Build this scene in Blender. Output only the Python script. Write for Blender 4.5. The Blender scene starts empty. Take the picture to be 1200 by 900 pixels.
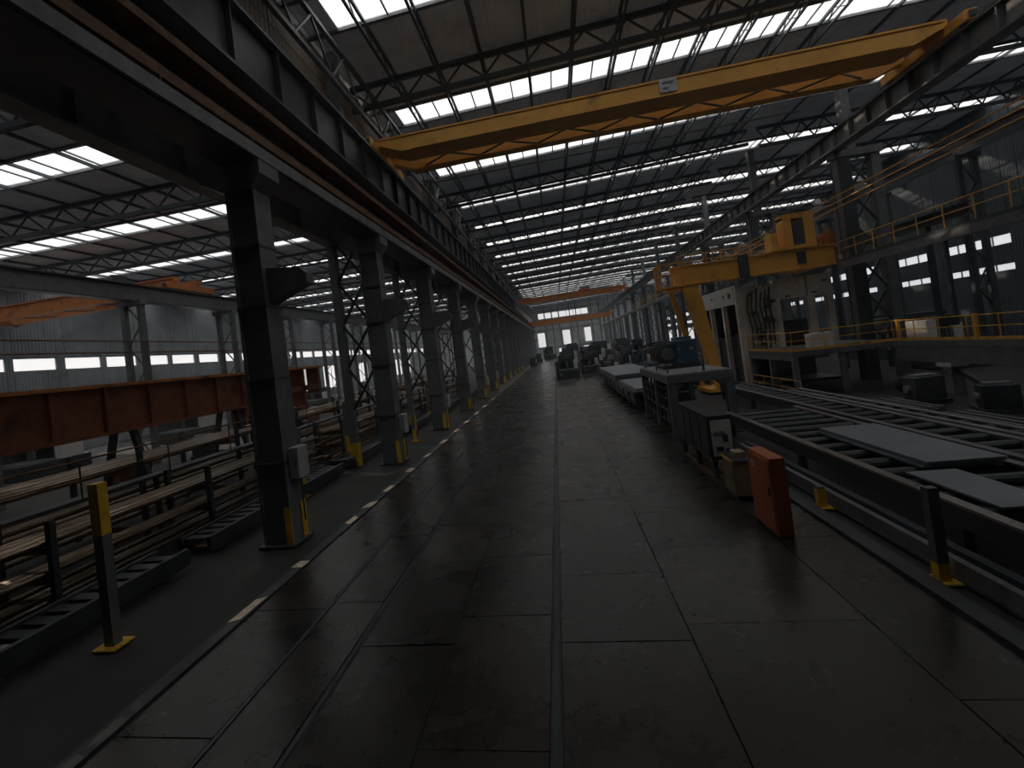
import bpy, math, random
from mathutils import Vector, Matrix
random.seed(7)
S = bpy.context.scene
COL = S.collection

# ------------------------------------------------------------------ camera
CAM_H = 4.5
F_PX, YAW, PITCH, ROLL = 590.0, 0.183, -0.0253, 0.125
PPX, PPY = 541.5, 403.0                            # principal point (the lens is shifted)
cy, sy, cp, sp = math.cos(YAW), math.sin(YAW), math.cos(PITCH), math.sin(PITCH)
fw = Vector((-sy*cp, cy*cp, -sp)); r0 = Vector((cy, sy, 0)); u0 = r0.cross(fw)
cr, sr = math.cos(ROLL), math.sin(ROLL)
rt = cr*r0 - sr*u0; up = cr*u0 + sr*r0
cam_d = bpy.data.cameras.new('camera'); cam = bpy.data.objects.new('camera', cam_d); COL.objects.link(cam)
cam_d.sensor_fit = 'HORIZONTAL'; cam_d.sensor_width = 36.0; cam_d.lens = 36.0*F_PX/1200.0
cam_d.shift_x = (600-PPX)/1200.0; cam_d.shift_y = -(450-PPY)/1200.0
cam_d.clip_start = 0.05; cam_d.clip_end = 600
M4 = Matrix(((rt.x, up.x, -fw.x, 0), (rt.y, up.y, -fw.y, 0), (rt.z, up.z, -fw.z, CAM_H), (0, 0, 0, 1)))
cam.matrix_world = M4
S.camera = cam

# ------------------------------------------------------------------ sky, sun, exposure
W = bpy.data.worlds.new('overcast_sky'); S.world = W; W.use_nodes = True
bg = W.node_tree.nodes['Background']
bg.inputs[0].default_value = (0.97, 0.985, 1.0, 1)
wn, wlk = W.node_tree.nodes, W.node_tree.links                # overcast sky: zenith three times the horizon
wt = wn.new('ShaderNodeTexCoord'); wx = wn.new('ShaderNodeSeparateXYZ'); wlk.new(wt.outputs['Generated'], wx.inputs[0])
w1 = wn.new('ShaderNodeMath'); w1.operation = 'MAXIMUM'; w1.inputs[1].default_value = 0.0; wlk.new(wx.outputs['Z'], w1.inputs[0])
SKY = 0.76
w2 = wn.new('ShaderNodeMath'); w2.operation = 'MULTIPLY_ADD'; w2.inputs[1].default_value = 2*SKY; w2.inputs[2].default_value = SKY
wlk.new(w1.outputs[0], w2.inputs[0]); wlk.new(w2.outputs[0], bg.inputs[1])
sun_d = bpy.data.lights.new('sun', 'SUN'); sun = bpy.data.objects.new('sun', sun_d); COL.objects.link(sun)
sun_d.energy = 3.5; sun_d.color = (1.0, 0.84, 0.66); sun_d.angle = math.radians(0.6)
SUN_DIR = Vector((0.90, -0.33, -0.192)).normalized()          # light travels this way: low, from the left wall
sun.rotation_euler = SUN_DIR.to_track_quat('-Z', 'Y').to_euler()
sun.location = (-60, 30, 30)
vs = S.view_settings
vs.view_transform = 'Standard'; vs.look = 'None'; vs.gamma = 1.0; vs.exposure = 0.0; vs.use_curve_mapping = False

# ------------------------------------------------------------------ materials
def mat(name, base, rough=0.6, metal=0.0, var=0.35, scale=1.5, rust=0.0, rustcol=(0.12, 0.05, 0.02),
        rscale=0.9, bump=0.0, bscale=20, orand=0.0, spec=0.5, rvar=0.1, streak=0.0, world=False):
    m = bpy.data.materials.new(name); m.use_nodes = True
    nt = m.node_tree; n = nt.nodes; l = nt.links
    b = n['Principled BSDF']
    tc = n.new('ShaderNodeTexCoord')
    if world:
        g = n.new('ShaderNodeNewGeometry'); co = g.outputs['Position']
    else:
        co = tc.outputs['Object']
    nz = n.new('ShaderNodeTexNoise'); nz.inputs['Scale'].default_value = scale; nz.inputs['Detail'].default_value = 6
    nz.inputs['Roughness'].default_value = 0.65
    l.new(co, nz.inputs['Vector'])
    cr_ = n.new('ShaderNodeValToRGB'); e = cr_.color_ramp.elements
    e[0].position = 0.3; e[1].position = 0.7
    e[0].color = tuple(c*(1-var) for c in base)+(1,); e[1].color = tuple(min(1, c*(1+var)) for c in base)+(1,)
    l.new(nz.outputs['Fac'], cr_.inputs['Fac']); colr = cr_.outputs['Color']
    if rust > 0:
        rn = n.new('ShaderNodeTexNoise'); rn.inputs['Scale'].default_value = rscale; rn.inputs['Detail'].default_value = 9
        rn.inputs['Roughness'].default_value = 0.7
        if streak:
            mp = n.new('ShaderNodeMapping'); mp.inputs['Scale'].default_value = (1, 1, streak)
            l.new(co, mp.inputs['Vector']); l.new(mp.outputs['Vector'], rn.inputs['Vector'])
        else:
            l.new(co, rn.inputs['Vector'])
        rr = n.new('ShaderNodeValToRGB'); rr.color_ramp.elements[0].position = 0.62-rust*0.4
        rr.color_ramp.elements[1].position = 0.78-rust*0.35
        l.new(rn.outputs['Fac'], rr.inputs['Fac'])
        mx = n.new('ShaderNodeMixRGB'); mx.inputs['Color2'].default_value = tuple(rustcol)+(1,)
        l.new(rr.outputs['Color'], mx.inputs['Fac']); l.new(colr, mx.inputs['Color1']); colr = mx.outputs['Color']
    if orand > 0:
        oi = n.new('ShaderNodeObjectInfo'); mr = n.new('ShaderNodeMapRange')
        mr.inputs['To Min'].default_value = 1-orand; mr.inputs['To Max'].default_value = 1+orand
        l.new(oi.outputs['Random'], mr.inputs['Value'])
        hs = n.new('ShaderNodeHueSaturation'); l.new(mr.outputs['Result'], hs.inputs['Value'])
        l.new(colr, hs.inputs['Color']); colr = hs.outputs['Color']
    l.new(colr, b.inputs['Base Color'])
    rm = n.new('ShaderNodeMapRange'); rm.inputs['To Min'].default_value = max(0.02, rough-rvar)
    rm.inputs['To Max'].default_value = min(1, rough+rvar)
    l.new(nz.outputs['Fac'], rm.inputs['Value']); l.new(rm.outputs['Result'], b.inputs['Roughness'])
    b.inputs['Metallic'].default_value = metal
    b.inputs['Specular IOR Level'].default_value = spec
    if bump > 0:
        bn = n.new('ShaderNodeTexNoise'); bn.inputs['Scale'].default_value = bscale; bn.inputs['Detail'].default_value = 5
        l.new(co, bn.inputs['Vector'])
        bp = n.new('ShaderNodeBump'); bp.inputs['Strength'].default_value = bump; bp.inputs['Distance'].default_value = 0.02
        l.new(bn.outputs['Fac'], bp.inputs['Height']); l.new(bp.outputs['Normal'], b.inputs['Normal'])
    return m

def ribbed(name, base, axis, freq, rough=0.6, var=0.25):
    m = mat(name, base, rough, var=var, scale=0.35, rust=0.12, rustcol=(base[0]*0.5, base[1]*0.48, base[2]*0.47), rscale=0.25, world=True)
    nt = m.node_tree; n = nt.nodes; l = nt.links; b = n['Principled BSDF']
    g = n.new('ShaderNodeNewGeometry'); wv = n.new('ShaderNodeTexWave'); wv.bands_direction = axis
    wv.inputs['Scale'].default_value = freq
    l.new(g.outputs['Position'], wv.inputs['Vector'])
    bp = n.new('ShaderNodeBump'); bp.inputs['Strength'].default_value = 0.7; bp.inputs['Distance'].default_value = 0.06
    l.new(wv.outputs['Color'], bp.inputs['Height']); l.new(bp.outputs['Normal'], b.inputs['Normal'])
    return m

def pane_mat(name, tint, clear):
    m = bpy.data.materials.new(name); m.use_nodes = True
    nt = m.node_tree; n = nt.nodes; l = nt.links
    n.remove(n['Principled BSDF']); out = n['Material Output']
    tr = n.new('ShaderNodeBsdfTransparent'); tr.inputs[0].default_value = tuple(tint)+(1,)
    tl = n.new('ShaderNodeBsdfTranslucent'); tl.inputs[0].default_value = (0.8, 0.79, 0.76, 1)
    nz = n.new('ShaderNodeTexNoise'); nz.inputs['Scale'].default_value = 1.1; nz.inputs['Detail'].default_value = 5
    g = n.new('ShaderNodeNewGeometry'); l.new(g.outputs['Position'], nz.inputs['Vector'])
    mr = n.new('ShaderNodeMapRange'); mr.inputs['To Min'].default_value = max(0, 1-clear-0.08); mr.inputs['To Max'].default_value = min(1, 1-clear+0.1)
    l.new(nz.outputs['Fac'], mr.inputs['Value'])
    mx = n.new('ShaderNodeMixShader'); l.new(mr.outputs['Result'], mx.inputs['Fac'])
    l.new(tr.outputs[0], mx.inputs[1]); l.new(tl.outputs[0], mx.inputs[2]); l.new(mx.outputs[0], out.inputs['Surface'])
    return m

STEEL = mat('steel_blue_grey', (0.165, 0.172, 0.187), 0.5, var=0.3, rust=0.12, rustcol=(0.06, 0.045, 0.035), orand=0.12)
STEEL_L = mat('steel_light_grey', (0.22, 0.23, 0.235), 0.5, var=0.3, rust=0.2, rustcol=(0.10, 0.075, 0.055), orand=0.15)
STEEL_D = mat('steel_dark', (0.055, 0.063, 0.072), 0.45, var=0.35, rust=0.15, rustcol=(0.05, 0.03, 0.018), orand=0.2)
TRUSS = mat('truss_paint', (0.075, 0.095, 0.115), 0.6, var=0.25, orand=0.1)
RUST = mat('rusty_steel', (0.20, 0.10, 0.05), 0.7, var=0.5, scale=2.5, orand=0.1)
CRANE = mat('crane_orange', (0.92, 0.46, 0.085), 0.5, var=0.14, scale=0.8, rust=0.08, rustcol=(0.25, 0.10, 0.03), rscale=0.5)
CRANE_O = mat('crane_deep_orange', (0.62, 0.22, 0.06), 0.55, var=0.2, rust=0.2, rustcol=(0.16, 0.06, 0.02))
RUSTORANGE = mat('girder_red_orange', (0.26, 0.085, 0.035), 0.6, var=0.3, rust=0.3, rustcol=(0.07, 0.03, 0.018))
YELLOW = mat('safety_yellow', (0.85, 0.52, 0.03), 0.5, var=0.2, scale=4, rust=0.15, rustcol=(0.15, 0.09, 0.03))
YRAIL = mat('handrail_yellow', (0.80, 0.42, 0.06), 0.5, var=0.25, scale=3, rust=0.2, rustcol=(0.2, 0.10, 0.03))
WHITE = mat('weathered_white', (0.78, 0.74, 0.68), 0.6, var=0.2, rust=0.12, rustcol=(0.16, 0.13, 0.10), rscale=1.1, streak=0.35)
WHITE2 = mat('clean_white_paint', (0.80, 0.78, 0.74), 0.55, var=0.1)
ORANGE = mat('cabinet_orange', (0.52, 0.14, 0.045), 0.45, var=0.12, scale=2, rust=0.06, rustcol=(0.25, 0.07, 0.03))
TAN = mat('cabinet_tan', (0.34, 0.25, 0.15), 0.55, var=0.25, scale=3, rust=0.15, rustcol=(0.10, 0.07, 0.04))
MBLUE = mat('machine_blue', (0.05, 0.10, 0.14), 0.45, var=0.3)
MGREEN = mat('machine_grey_green', (0.07, 0.08, 0.075), 0.5, var=0.3, rust=0.15, rustcol=(0.05, 0.03, 0.02))
SHEET = mat('steel_sheet', (0.27, 0.30, 0.33), 0.36, metal=0.35, var=0.2, scale=0.9, rust=0.12, rustcol=(0.14, 0.12, 0.11), orand=0.1)
TUBE = mat('mill_tube', (0.23, 0.17, 0.12), 0.3, metal=0.85, var=0.45, scale=1.0, orand=0.35)
RAIL = mat('polished_rail', (0.42, 0.39, 0.36), 0.3, metal=0.8, var=0.2)
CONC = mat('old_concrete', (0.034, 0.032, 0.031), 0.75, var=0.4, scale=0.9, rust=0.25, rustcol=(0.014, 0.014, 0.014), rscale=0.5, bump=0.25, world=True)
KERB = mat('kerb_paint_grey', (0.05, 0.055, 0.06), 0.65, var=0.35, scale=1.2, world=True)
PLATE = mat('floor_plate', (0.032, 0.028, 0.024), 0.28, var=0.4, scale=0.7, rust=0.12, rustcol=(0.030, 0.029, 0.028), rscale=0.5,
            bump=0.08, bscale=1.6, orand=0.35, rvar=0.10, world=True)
ROOF = ribbed('roof_sheet', (0.60, 0.61, 0.62), 'X', 1.2)
_n = ROOF.node_tree.nodes; _l = ROOF.node_tree.links                  # translucence added so daylight brightens the underside of the roof
_t = _n.new('ShaderNodeBsdfTranslucent'); _t.inputs[0].default_value = (0.80, 0.86, 0.92, 1)
_m = _n.new('ShaderNodeMixShader'); _m.inputs['Fac'].default_value = 0.07
_l.new(_n['Principled BSDF'].outputs[0], _m.inputs[1]); _l.new(_t.outputs[0], _m.inputs[2]); _l.new(_m.outputs[0], _n['Material Output'].inputs['Surface'])
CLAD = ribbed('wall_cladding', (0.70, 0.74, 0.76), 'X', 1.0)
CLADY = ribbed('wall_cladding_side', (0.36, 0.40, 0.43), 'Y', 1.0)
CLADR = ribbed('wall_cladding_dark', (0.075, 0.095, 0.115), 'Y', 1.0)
CLADB = ribbed('wall_cladding_brown', (0.34, 0.28, 0.23), 'Y', 1.0)
PANE = pane_mat('skylight_fibreglass', (0.96, 0.96, 0.96), 0.72)
GLASS = pane_mat('window_glass', (0.97, 0.98, 1.0), 0.86)
SIGN = mat('sign_grey_blue', (0.55, 0.58, 0.62), 0.5, var=0.35, scale=6)
BOXW = mat('switch_box_grey', (0.50, 0.51, 0.51), 0.5, var=0.15, scale=3)

# ------------------------------------------------------------------ mesh helpers
class MB:
    def __init__(s): s.v = []; s.f = []
    def box(s, x0, x1, y0, y1, z0, z1):
        b = len(s.v)
        s.v += [(x0, y0, z0), (x1, y0, z0), (x1, y1, z0), (x0, y1, z0), (x0, y0, z1), (x1, y0, z1), (x1, y1, z1), (x0, y1, z1)]
        s.f += [tuple(b+i for i in q) for q in ((3, 2, 1, 0), (4, 5, 6, 7), (0, 1, 5, 4), (1, 2, 6, 5), (2, 3, 7, 6), (3, 0, 4, 7))]
        return s
    def hexa(s, pts):                              # eight corners, bottom ring then top ring
        b = len(s.v); s.v += [tuple(p) for p in pts]
        s.f += [tuple(b+i for i in q) for q in ((3, 2, 1, 0), (4, 5, 6, 7), (0, 1, 5, 4), (1, 2, 6, 5), (2, 3, 7, 6), (3, 0, 4, 7))]
        return s
    def bar(s, p, q, w, h, upv=(0, 0, 1)):
        p = Vector(p); q = Vector(q); d = (q-p).normalized(); u = Vector(upv)
        if abs(d.dot(u)) > 0.98: u = Vector((0, 1, 0))
        r = d.cross(u).normalized(); u = r.cross(d)
        r *= w/2; u *= h/2
        return s.hexa([p-r-u, p+r-u, q+r-u, q-r-u, p-r+u, p+r+u, q+r+u, q-r+u])
    def tube(s, p, q, r, n=8, cap=True, r2=None):
        p = Vector(p); q = Vector(q); d = (q-p).normalized(); r2 = r if r2 is None else r2
        a = d.orthogonal().normalized(); c = d.cross(a); b = len(s.v)
        for i in range(n):
            t = 2*math.pi*i/n; o = a*math.cos(t)+c*math.sin(t); s.v += [tuple(p+o*r), tuple(q+o*r2)]
        for i in range(n):
            j = (i+1) % n; s.f.append((b+2*i, b+2*j, b+2*j+1, b+2*i+1))
        if cap:
            s.f.append(tuple(b+2*i for i in reversed(range(n)))); s.f.append(tuple(b+2*i+1 for i in range(n)))
        return s
    def path(s, pts, r, n=7):
        for a, b in zip(pts[:-1], pts[1:]): s.tube(a, b, r, n)
        return s
    def prism_y(s, poly, y0, y1):                  # polygon in x,z swept along y
        b = len(s.v); k = len(poly)
        s.v += [(x, y0, z) for x, z in poly] + [(x, y1, z) for x, z in poly]
        for i in range(k):
            j = (i+1) % k; s.f.append((b+i, b+j, b+k+j, b+k+i))
        s.f.append(tuple(b+i for i in reversed(range(k)))); s.f.append(tuple(b+k+i for i in range(k)))
        return s
    def prism_x(s, poly, x0, x1):                  # polygon in y,z swept along x
        b = len(s.v); k = len(poly)
        s.v += [(x0, y, z) for y, z in poly] + [(x1, y, z) for y, z in poly]
        for i in range(k):
            j = (i+1) % k; s.f.append((b+i, b+k+i, b+k+j, b+j))
        s.f.append(tuple(b+i for i in range(k))); s.f.append(tuple(b+k+i for i in reversed(range(k))))
        return s
    def mesh(s, name, m):
        me = bpy.data.meshes.new(name); me.from_pydata(s.v, [], s.f); me.update(); me.materials.append(m); return me
    def build(s, name, m, parent=None, loc=(0, 0, 0), bevel=0.0):
        o = link(name, s.mesh(name, m), parent, loc)
        if bevel:
            bv = o.modifiers.new('bevel', 'BEVEL'); bv.width = bevel; bv.segments = 2; bv.limit_method = 'ANGLE'
        return o

def link(name, me, parent=None, loc=(0, 0, 0), rot=(0, 0, 0)):
    o = bpy.data.objects.new(name, me); COL.objects.link(o)
    o.parent = parent; o.location = loc; o.rotation_euler = rot
    return o
def tag(o, label, cat, group=None):
    o['label'] = label; o['category'] = cat
    if group: o['group'] = group
    return o
def thing(name, label, cat, loc=(0, 0, 0), group=None, rz=0.0):
    o = link(name, None, None, loc, (0, 0, rz)); o.empty_display_size = 0.3
    return tag(o, label, cat, group)
def struct(o): o['kind'] = 'structure'; return o
def stuff(o): o['kind'] = 'stuff'; return o
KIDS = {}
def copy_tree(o, loc=None, parent=None, label=None, rz=None):
    c = o.copy(); COL.objects.link(c); c.parent = parent
    if loc is not None: c.location = loc
    if rz is not None: c.rotation_euler = (0, 0, rz)
    if label: c['label'] = label
    for ch in list(o.children): copy_tree(ch, None, c)
    return c
def box_mesh(name, dx, dy, dz, m): return MB().box(-dx/2, dx/2, -dy/2, dy/2, -dz/2, dz/2).mesh(name, m)

# ------------------------------------------------------------------ main measures
B = 9.6; Y0 = 12.9; NC = 20                        # column spacing, first column, number of columns
COLY = [Y0+B*i for i in range(NC)]
YB, YE = -32.0, 200.0                              # back and end of the hall
XLW, XRW = -48.0, 40.0                             # outer walls
XL, XR = -8.0, 18.6                                # column rows of the main bay
XM = 999.0
def zr(x):                                         # nearly flat roof over the main bay, flat over the right bay
    if x > XR: return 20.9
    return 20.1+0.03*(x+8.0)
RY = [35.0+14.4*k for k in range(-2, 12)]          # columns of the right row stand wider apart
ZLB = 17.0                                         # left bay roof
STRIP_W = 2.4
STRIPS = [20.5+10.3*i for i in range(-1, 17)]+[y_ for y_ in (20.5+10.3*i+5.15 for i in range(11, 17))]  # in-between strips at the far end are added to brighten the end wall
STRIPS.sort()

SUN_PATCHES = [(-6.66, 9.1, 1.0), (-6.66, 11.2, 0.35), (-6.66, 14.3, 0.5), (-6.66, 15.8, 0.7), (-6.66, 17.7, 0.8), (-6.66, 20.5, 0.5), (-6.66, 23.4, 0.9), (-6.66, 26.9, 1.0), (-6.66, 30.5, 0.9), (-6.66, 34.0, 1.0), (-6.66, 38.5, 1.2), (-6.66, 43.0, 1.2), (-6.66, 49.0, 1.4)]

# ================================================================== SETTING
# ---- floor with its plates
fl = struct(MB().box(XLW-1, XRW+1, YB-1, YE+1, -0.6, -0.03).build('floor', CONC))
def plate_strip(x0, x1, y0, y1, ln, jit):
    y = y0
    while y < y1:
        d = ln*random.uniform(1-jit, 1+jit); e = min(y+d, y1+1)
        b = MB(); g = 0.012; t = 0.0+random.uniform(-0.006, 0.002)
        a = [random.uniform(-0.006, 0.004)+t for _ in range(4)]
        b.hexa([(x0+g, y+g, -0.03), (x1-g, y+g, -0.03), (x1-g, e-g, -0.03), (x0+g, e-g, -0.03),
                (x0+g, y+g, a[0]), (x1-g, y+g, a[1]), (x1-g, e-g, a[2]), (x0+g, e-g, a[3])])
        b.build('floor_plate', PLATE, fl)
        y = e
for (a, b_, ln) in ((-6.5, -4.99, 4.2), (-4.91, -3.86, 3.4), (-3.74, -2.2, 3.0), (-2.2, -0.64, 3.0), (-0.50, 1.4, 2.5), (1.4, 3.9, 2.9), (3.9, 5.1, 4.0)):
    plate_strip(a, b_, 2.0, 98.0, ln, 0.25)
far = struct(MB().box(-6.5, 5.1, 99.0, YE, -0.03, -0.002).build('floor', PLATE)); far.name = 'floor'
kl = struct(MB().box(-6.8, -6.52, YB, YE, -0.03, 0.035).build('trim_1', KERB))
kr = struct(MB().box(5.12, 5.42, YB, 30.0, -0.03, 0.06).build('trim_2', KERB))

# ---- roof: main and right bay, left bay; sheets and skylight panes are the pieces of each
def roof(x0, x1, zf, nm, npane, first, sx0, off=0.0):
    c = struct(MB().box(x0, x1, YB, YB+0.05, min(zf(x0), zf(x1))-0.0, min(zf(x0), zf(x1))+0.02).build(nm, ROOF))
    def slab(y0, y1, name, m, xa=x0, xb=x1, t=0.06, dz=0.0):
        b = MB(); za, zb = zf(xa)+dz, zf(xb)+dz
        b.hexa([(xa, y0, za), (xb, y0, zb), (xb, y1, zb), (xa, y1, za), (xa, y0, za+t), (xb, y0, zb+t), (xb, y1, zb+t), (xa, y1, za+t)])
        return b.build(name, m, c)
    y = YB
    for i, s in enumerate(STRIPS[first:]):
        a, e = s+off-STRIP_W/2, s+off+STRIP_W/2
        if i == 0: slab(y, a, 'roof_sheet', ROOF)
        else:
            mid = (y+a)/2; slab(y, mid, 'roof_sheet', ROOF); slab(mid+0.0, a, 'roof_sheet', ROOF, dz=0.05)
        n = npane if 15 < s < 95 else 4
        w = (x1-sx0)/n
        if sx0 > x0: slab(a, e, 'roof_sheet', ROOF, x0, sx0)
        for k in range(n):
            slab(a, e, 'skylight_pane', PANE, sx0+k*w+0.03, sx0+(k+1)*w-0.03, 0.02, 0.02)
            if k and 15 < s < 95:
                xx = sx0+k*w; b = MB(); b.box(xx-0.035, xx+0.035, a, e, zf(xx)-0.03, zf(xx)+0.06); b.build('glazing_bar', TRUSS, c)
        for yy in (a, e):
            b = MB(); za, zb = zf(x0), zf(x1); b.hexa([(x0, yy-0.1, za-0.10), (x1, yy-0.1, zb-0.10), (x1, yy+0.1, zb-0.10), (x0, yy+0.1, za-0.10),
                  (x0, yy-0.1, za+0.09), (x1, yy-0.1, zb+0.09), (x1, yy+0.1, zb+0.09), (x0, yy+0.1, za+0.09)])
            b.build('skylight_kerb', STEEL, c)
        y = e
    slab(y, YE, 'roof_sheet', ROOF)
    return c
roof(-9.6, XR, zr, 'ceiling', 22, 0, -7.9)
roof(XR, XRW+0.2, lambda x: 20.9, 'ceiling', 12, 0, XR)
roof(XLW-0.2, -9.55, lambda x: ZLB, 'ceiling', 18, 0, XLW-0.2, 1.2)

# ---- walls
def holed_wall(name, along, fixed, t, a0, a1, z0, z1, holes, m, pm=None, glass=True, pw=9, mull=2.0):
    """wall made of cells around rectangular holes; along = 'x' or 'y'; panels stand proud as its pieces"""
    As = sorted({a0, a1} | {h[0] for h in holes} | {h[1] for h in holes}); Zs = sorted({z0, z1} | {h[2] for h in holes} | {h[3] for h in holes})
    A2 = []
    for u, v in zip(As[:-1], As[1:]):
        k = max(1, round((v-u)/pw)); A2 += [u+(v-u)*i/k for i in range(k)]
    A2.append(As[-1]); As = A2
    Z2 = []
    for u, v in zip(Zs[:-1], Zs[1:]):
        k = max(1, round((v-u)/3.2)); Z2 += [u+(v-u)*i/k for i in range(k)]
    Z2.append(Zs[-1]); Zs = Z2
    w = MB(); cells = []
    s = 1 if t > 0 else -1
    for u, v in zip(As[:-1], As[1:]):
        for p, q in zip(Zs[:-1], Zs[1:]):
            cm, zm = (u+v)/2, (p+q)/2
            if any(h[0] < cm < h[1] and h[2] < zm < h[3] for h in holes): continue
            cells.append((u, v, p, q))
            lo, hi = sorted((fixed, fixed+t))
            if along == 'x': w.box(u, v, lo, hi, p, q)
            else: w.box(lo, hi, u, v, p, q)
    o = struct(w.build(name, m))
    g = 0.05
    for (u, v, p, q) in cells:
        lo, hi = sorted((fixed, fixed-s*0.05))
        b = MB()
        if along == 'x': b.box(u+g, v-g, lo, hi, p+g, q-g)
        else: b.box(lo, hi, u+g, v-g, p+g, q-g)
        b.build('wall_panel', pm or m, o)
    return o
WN = [0]
def window(along, fixed, a0, a1, z0, z1, nx, nz, fm, fr=0.09, gm=None):
    WN[0] += 1
    root = struct(link('window_%d' % WN[0], None))
    fb = MB(); d = 0.06
    def bx(u, v, p, q, b):
        if along == 'x': b.box(u, v, fixed-d, fixed+d, p, q)
        else: b.box(fixed-d, fixed+d, u, v, p, q)
    bx(a0, a1, z0, z0+fr, fb); bx(a0, a1, z1-fr, z1, fb); bx(a0, a0+fr, z0+fr, z1-fr, fb); bx(a1-fr, a1, z0+fr, z1-fr, fb)
    fb.build('window_frame', fm, root)
    dx = (a1-a0)/nx; dz = (z1-z0)/nz
    for i in range(1, nx):
        b = MB(); bx(a0+i*dx-fr/2, a0+i*dx+fr/2, z0+fr, z1-fr, b); b.build('mullion', fm, root)
    for i in range(nx):
        for k in range(nz):
            b = MB(); e = fr/2+0.005
            u, v, p, q = a0+i*dx+e, a0+(i+1)*dx-e, z0+k*dz+e, z0+(k+1)*dz-e
            if along == 'x': b.box(u, v, fixed-0.01, fixed+0.01, p, q)
            else: b.box(fixed-0.01, fixed+0.01, u, v, p, q)
            b.build('pane', gm or GLASS, root)
    return root

endh = [(-6.8, -3.7, 4.1, 9.9), (2.9, 6.0, 4.2, 9.95), (11.2, 13.9, 4.4, 10.0), (-5.7, 13.6, 15.1, 17.5), (0.8, 2.6, 0.4, 3.2), (10.2, 14.6, 1.0, 3.0)]
we = holed_wall('wall_end', 'x', YE, 0.3, XLW, XRW, -0.03, 23.0, endh, CLAD)
for (a, b_, p, q), (nx, nz) in zip(endh, ((1, 1), (1, 1), (1, 1), (7, 1), (1, 1), (2, 1))):
    window('x', YE+0.1, a, b_, p, q, nx, nz, STEEL, 0.12)
gx = [-8.4, -3.2, -0.4, 2.3, 6.6, 9.0, 14.6, 17.6]; gz = [3.6, 6.4, 10.6, 12.6, 14.6, 18.2]
for x in gx: MB().box(x-0.16, x+0.16, YE-0.30, YE-0.05, 0, 20.6).build('girt', STEEL, we)
for z in gz:
    if z != 6.4: MB().box(-9.0, 18.0, YE-0.22, YE-0.05, z-0.12, z+0.12).build('girt', STEEL, we)
struct(MB().box(XLW, XRW, YB-0.3, YB, -0.03, 23.0).build('wall_back', CLAD))
# left outer wall: a long window band and a low band
lh = []
for i in range(0, 19):
    y = Y0+B*i
    lh.append((y+0.4, y+4.5, 8.15, 9.4)); lh.append((y+5.1, y+9.2, 8.15, 9.4))
for i in range(1, 17):
    if i % 3 != 1: lh.append((Y0+B*i-1.5, Y0+B*i+4.5, 1.4, 3.4 if i < 3 else 6.2))
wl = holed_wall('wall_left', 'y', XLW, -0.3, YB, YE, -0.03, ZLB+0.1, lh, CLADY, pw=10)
for (a, b_, p, q) in lh:
    if a < 160: window('y', XLW-0.1, a, b_, p, q, 1 if p > 5 else 3, 1, STEEL, 0.07)
rh = []
for i in range(2, 19):
    y = Y0+B*i
    rh.append((y+0.8, y+8.8, 8.4, 9.35)); rh.append((y+0.8, y+8.8, 6.05, 6.75))
    if i > 8: rh.append((y+0.8, y+8.8, 0.9, 4.6))
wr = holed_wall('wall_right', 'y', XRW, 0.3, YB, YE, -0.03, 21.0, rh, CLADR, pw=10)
for (a, b_, p, q) in rh:
    if a < 150: window('y', XRW+0.1, a, b_, p, q, 4, 1, STEEL, 0.07)
# upper wall of the main bay above the lower left roof
wu = struct(MB().box(-9.6, -9.45, YB, YE, ZLB, 20.0).build('wall_upper_left', CLADB))
for i in range(23):
    for k in range(2):
        MB().box(-9.45, -9.40, YB+0.05+i*10, YB+9.95+i*10, ZLB+0.1+k*1.4, ZLB+1.45+k*1.4).build('wall_panel', CLADB, wu)

# ---- rails let into the floor
RG = 'rails let into the aisle floor'
def floor_rail(x, w, label):
    t = thing('floor_rail', label, 'rail', (x, 0, 0))
    MB().box(-w/2, w/2, 1.5, 150, -0.03, -0.012).build('groove_bed', STEEL_D, t)
    MB().box(-0.028, 0.028, 1.5, 150, -0.012, 0.004).build('rail_head', STEEL_D, t)
    return t
floor_rail(-4.95, 0.06, 'narrow steel rail let into the floor, closest to the column row')
floor_rail(-3.80, 0.11, 'steel rail in a double groove in the floor, second out from the columns')
floor_rail(-0.57, 0.13, 'steel rail in a wide dark groove running down the middle of the aisle')

# ================================================================== ROOF STEEL
def truss_mesh_parts(x0, x1, zf, drop, n):
    """parts of a transverse truss in local coordinates (y = 0)"""
    out = []
    xm_ = XM if x0 < XM < x1 and abs(zf(XM)-zf(x0)) > 0.1 else None
    for xa, xb in (((x0, xm_), (xm_, x1)) if xm_ else ((x0, x1),)):
        b = MB(); b.bar((xa, 0, zf(xa)-0.22), (xb, 0, zf(xb)-0.22), 0.26, 0.24); out.append(('top_chord', b))
        b = MB(); b.bar((xa, 0, zf(xa)-drop), (xb, 0, zf(xb)-drop), 0.26, 0.24); out.append(('bottom_chord', b))
    w = (x1-x0)/n
    for i in range(n):
        xa, xb = x0+i*w, x0+(i+1)*w; xm = (xa+xb)/2
        b = MB(); b.bar((xa, 0, zf(xa)-0.3), (xm, 0, zf(xm)-drop+0.1), 0.09, 0.09); out.append(('web_bar', b))
        b = MB(); b.bar((xm, 0, zf(xm)-drop+0.1), (xb, 0, zf(xb)-0.3), 0.09, 0.09); out.append(('web_bar', b))
    return out
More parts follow.
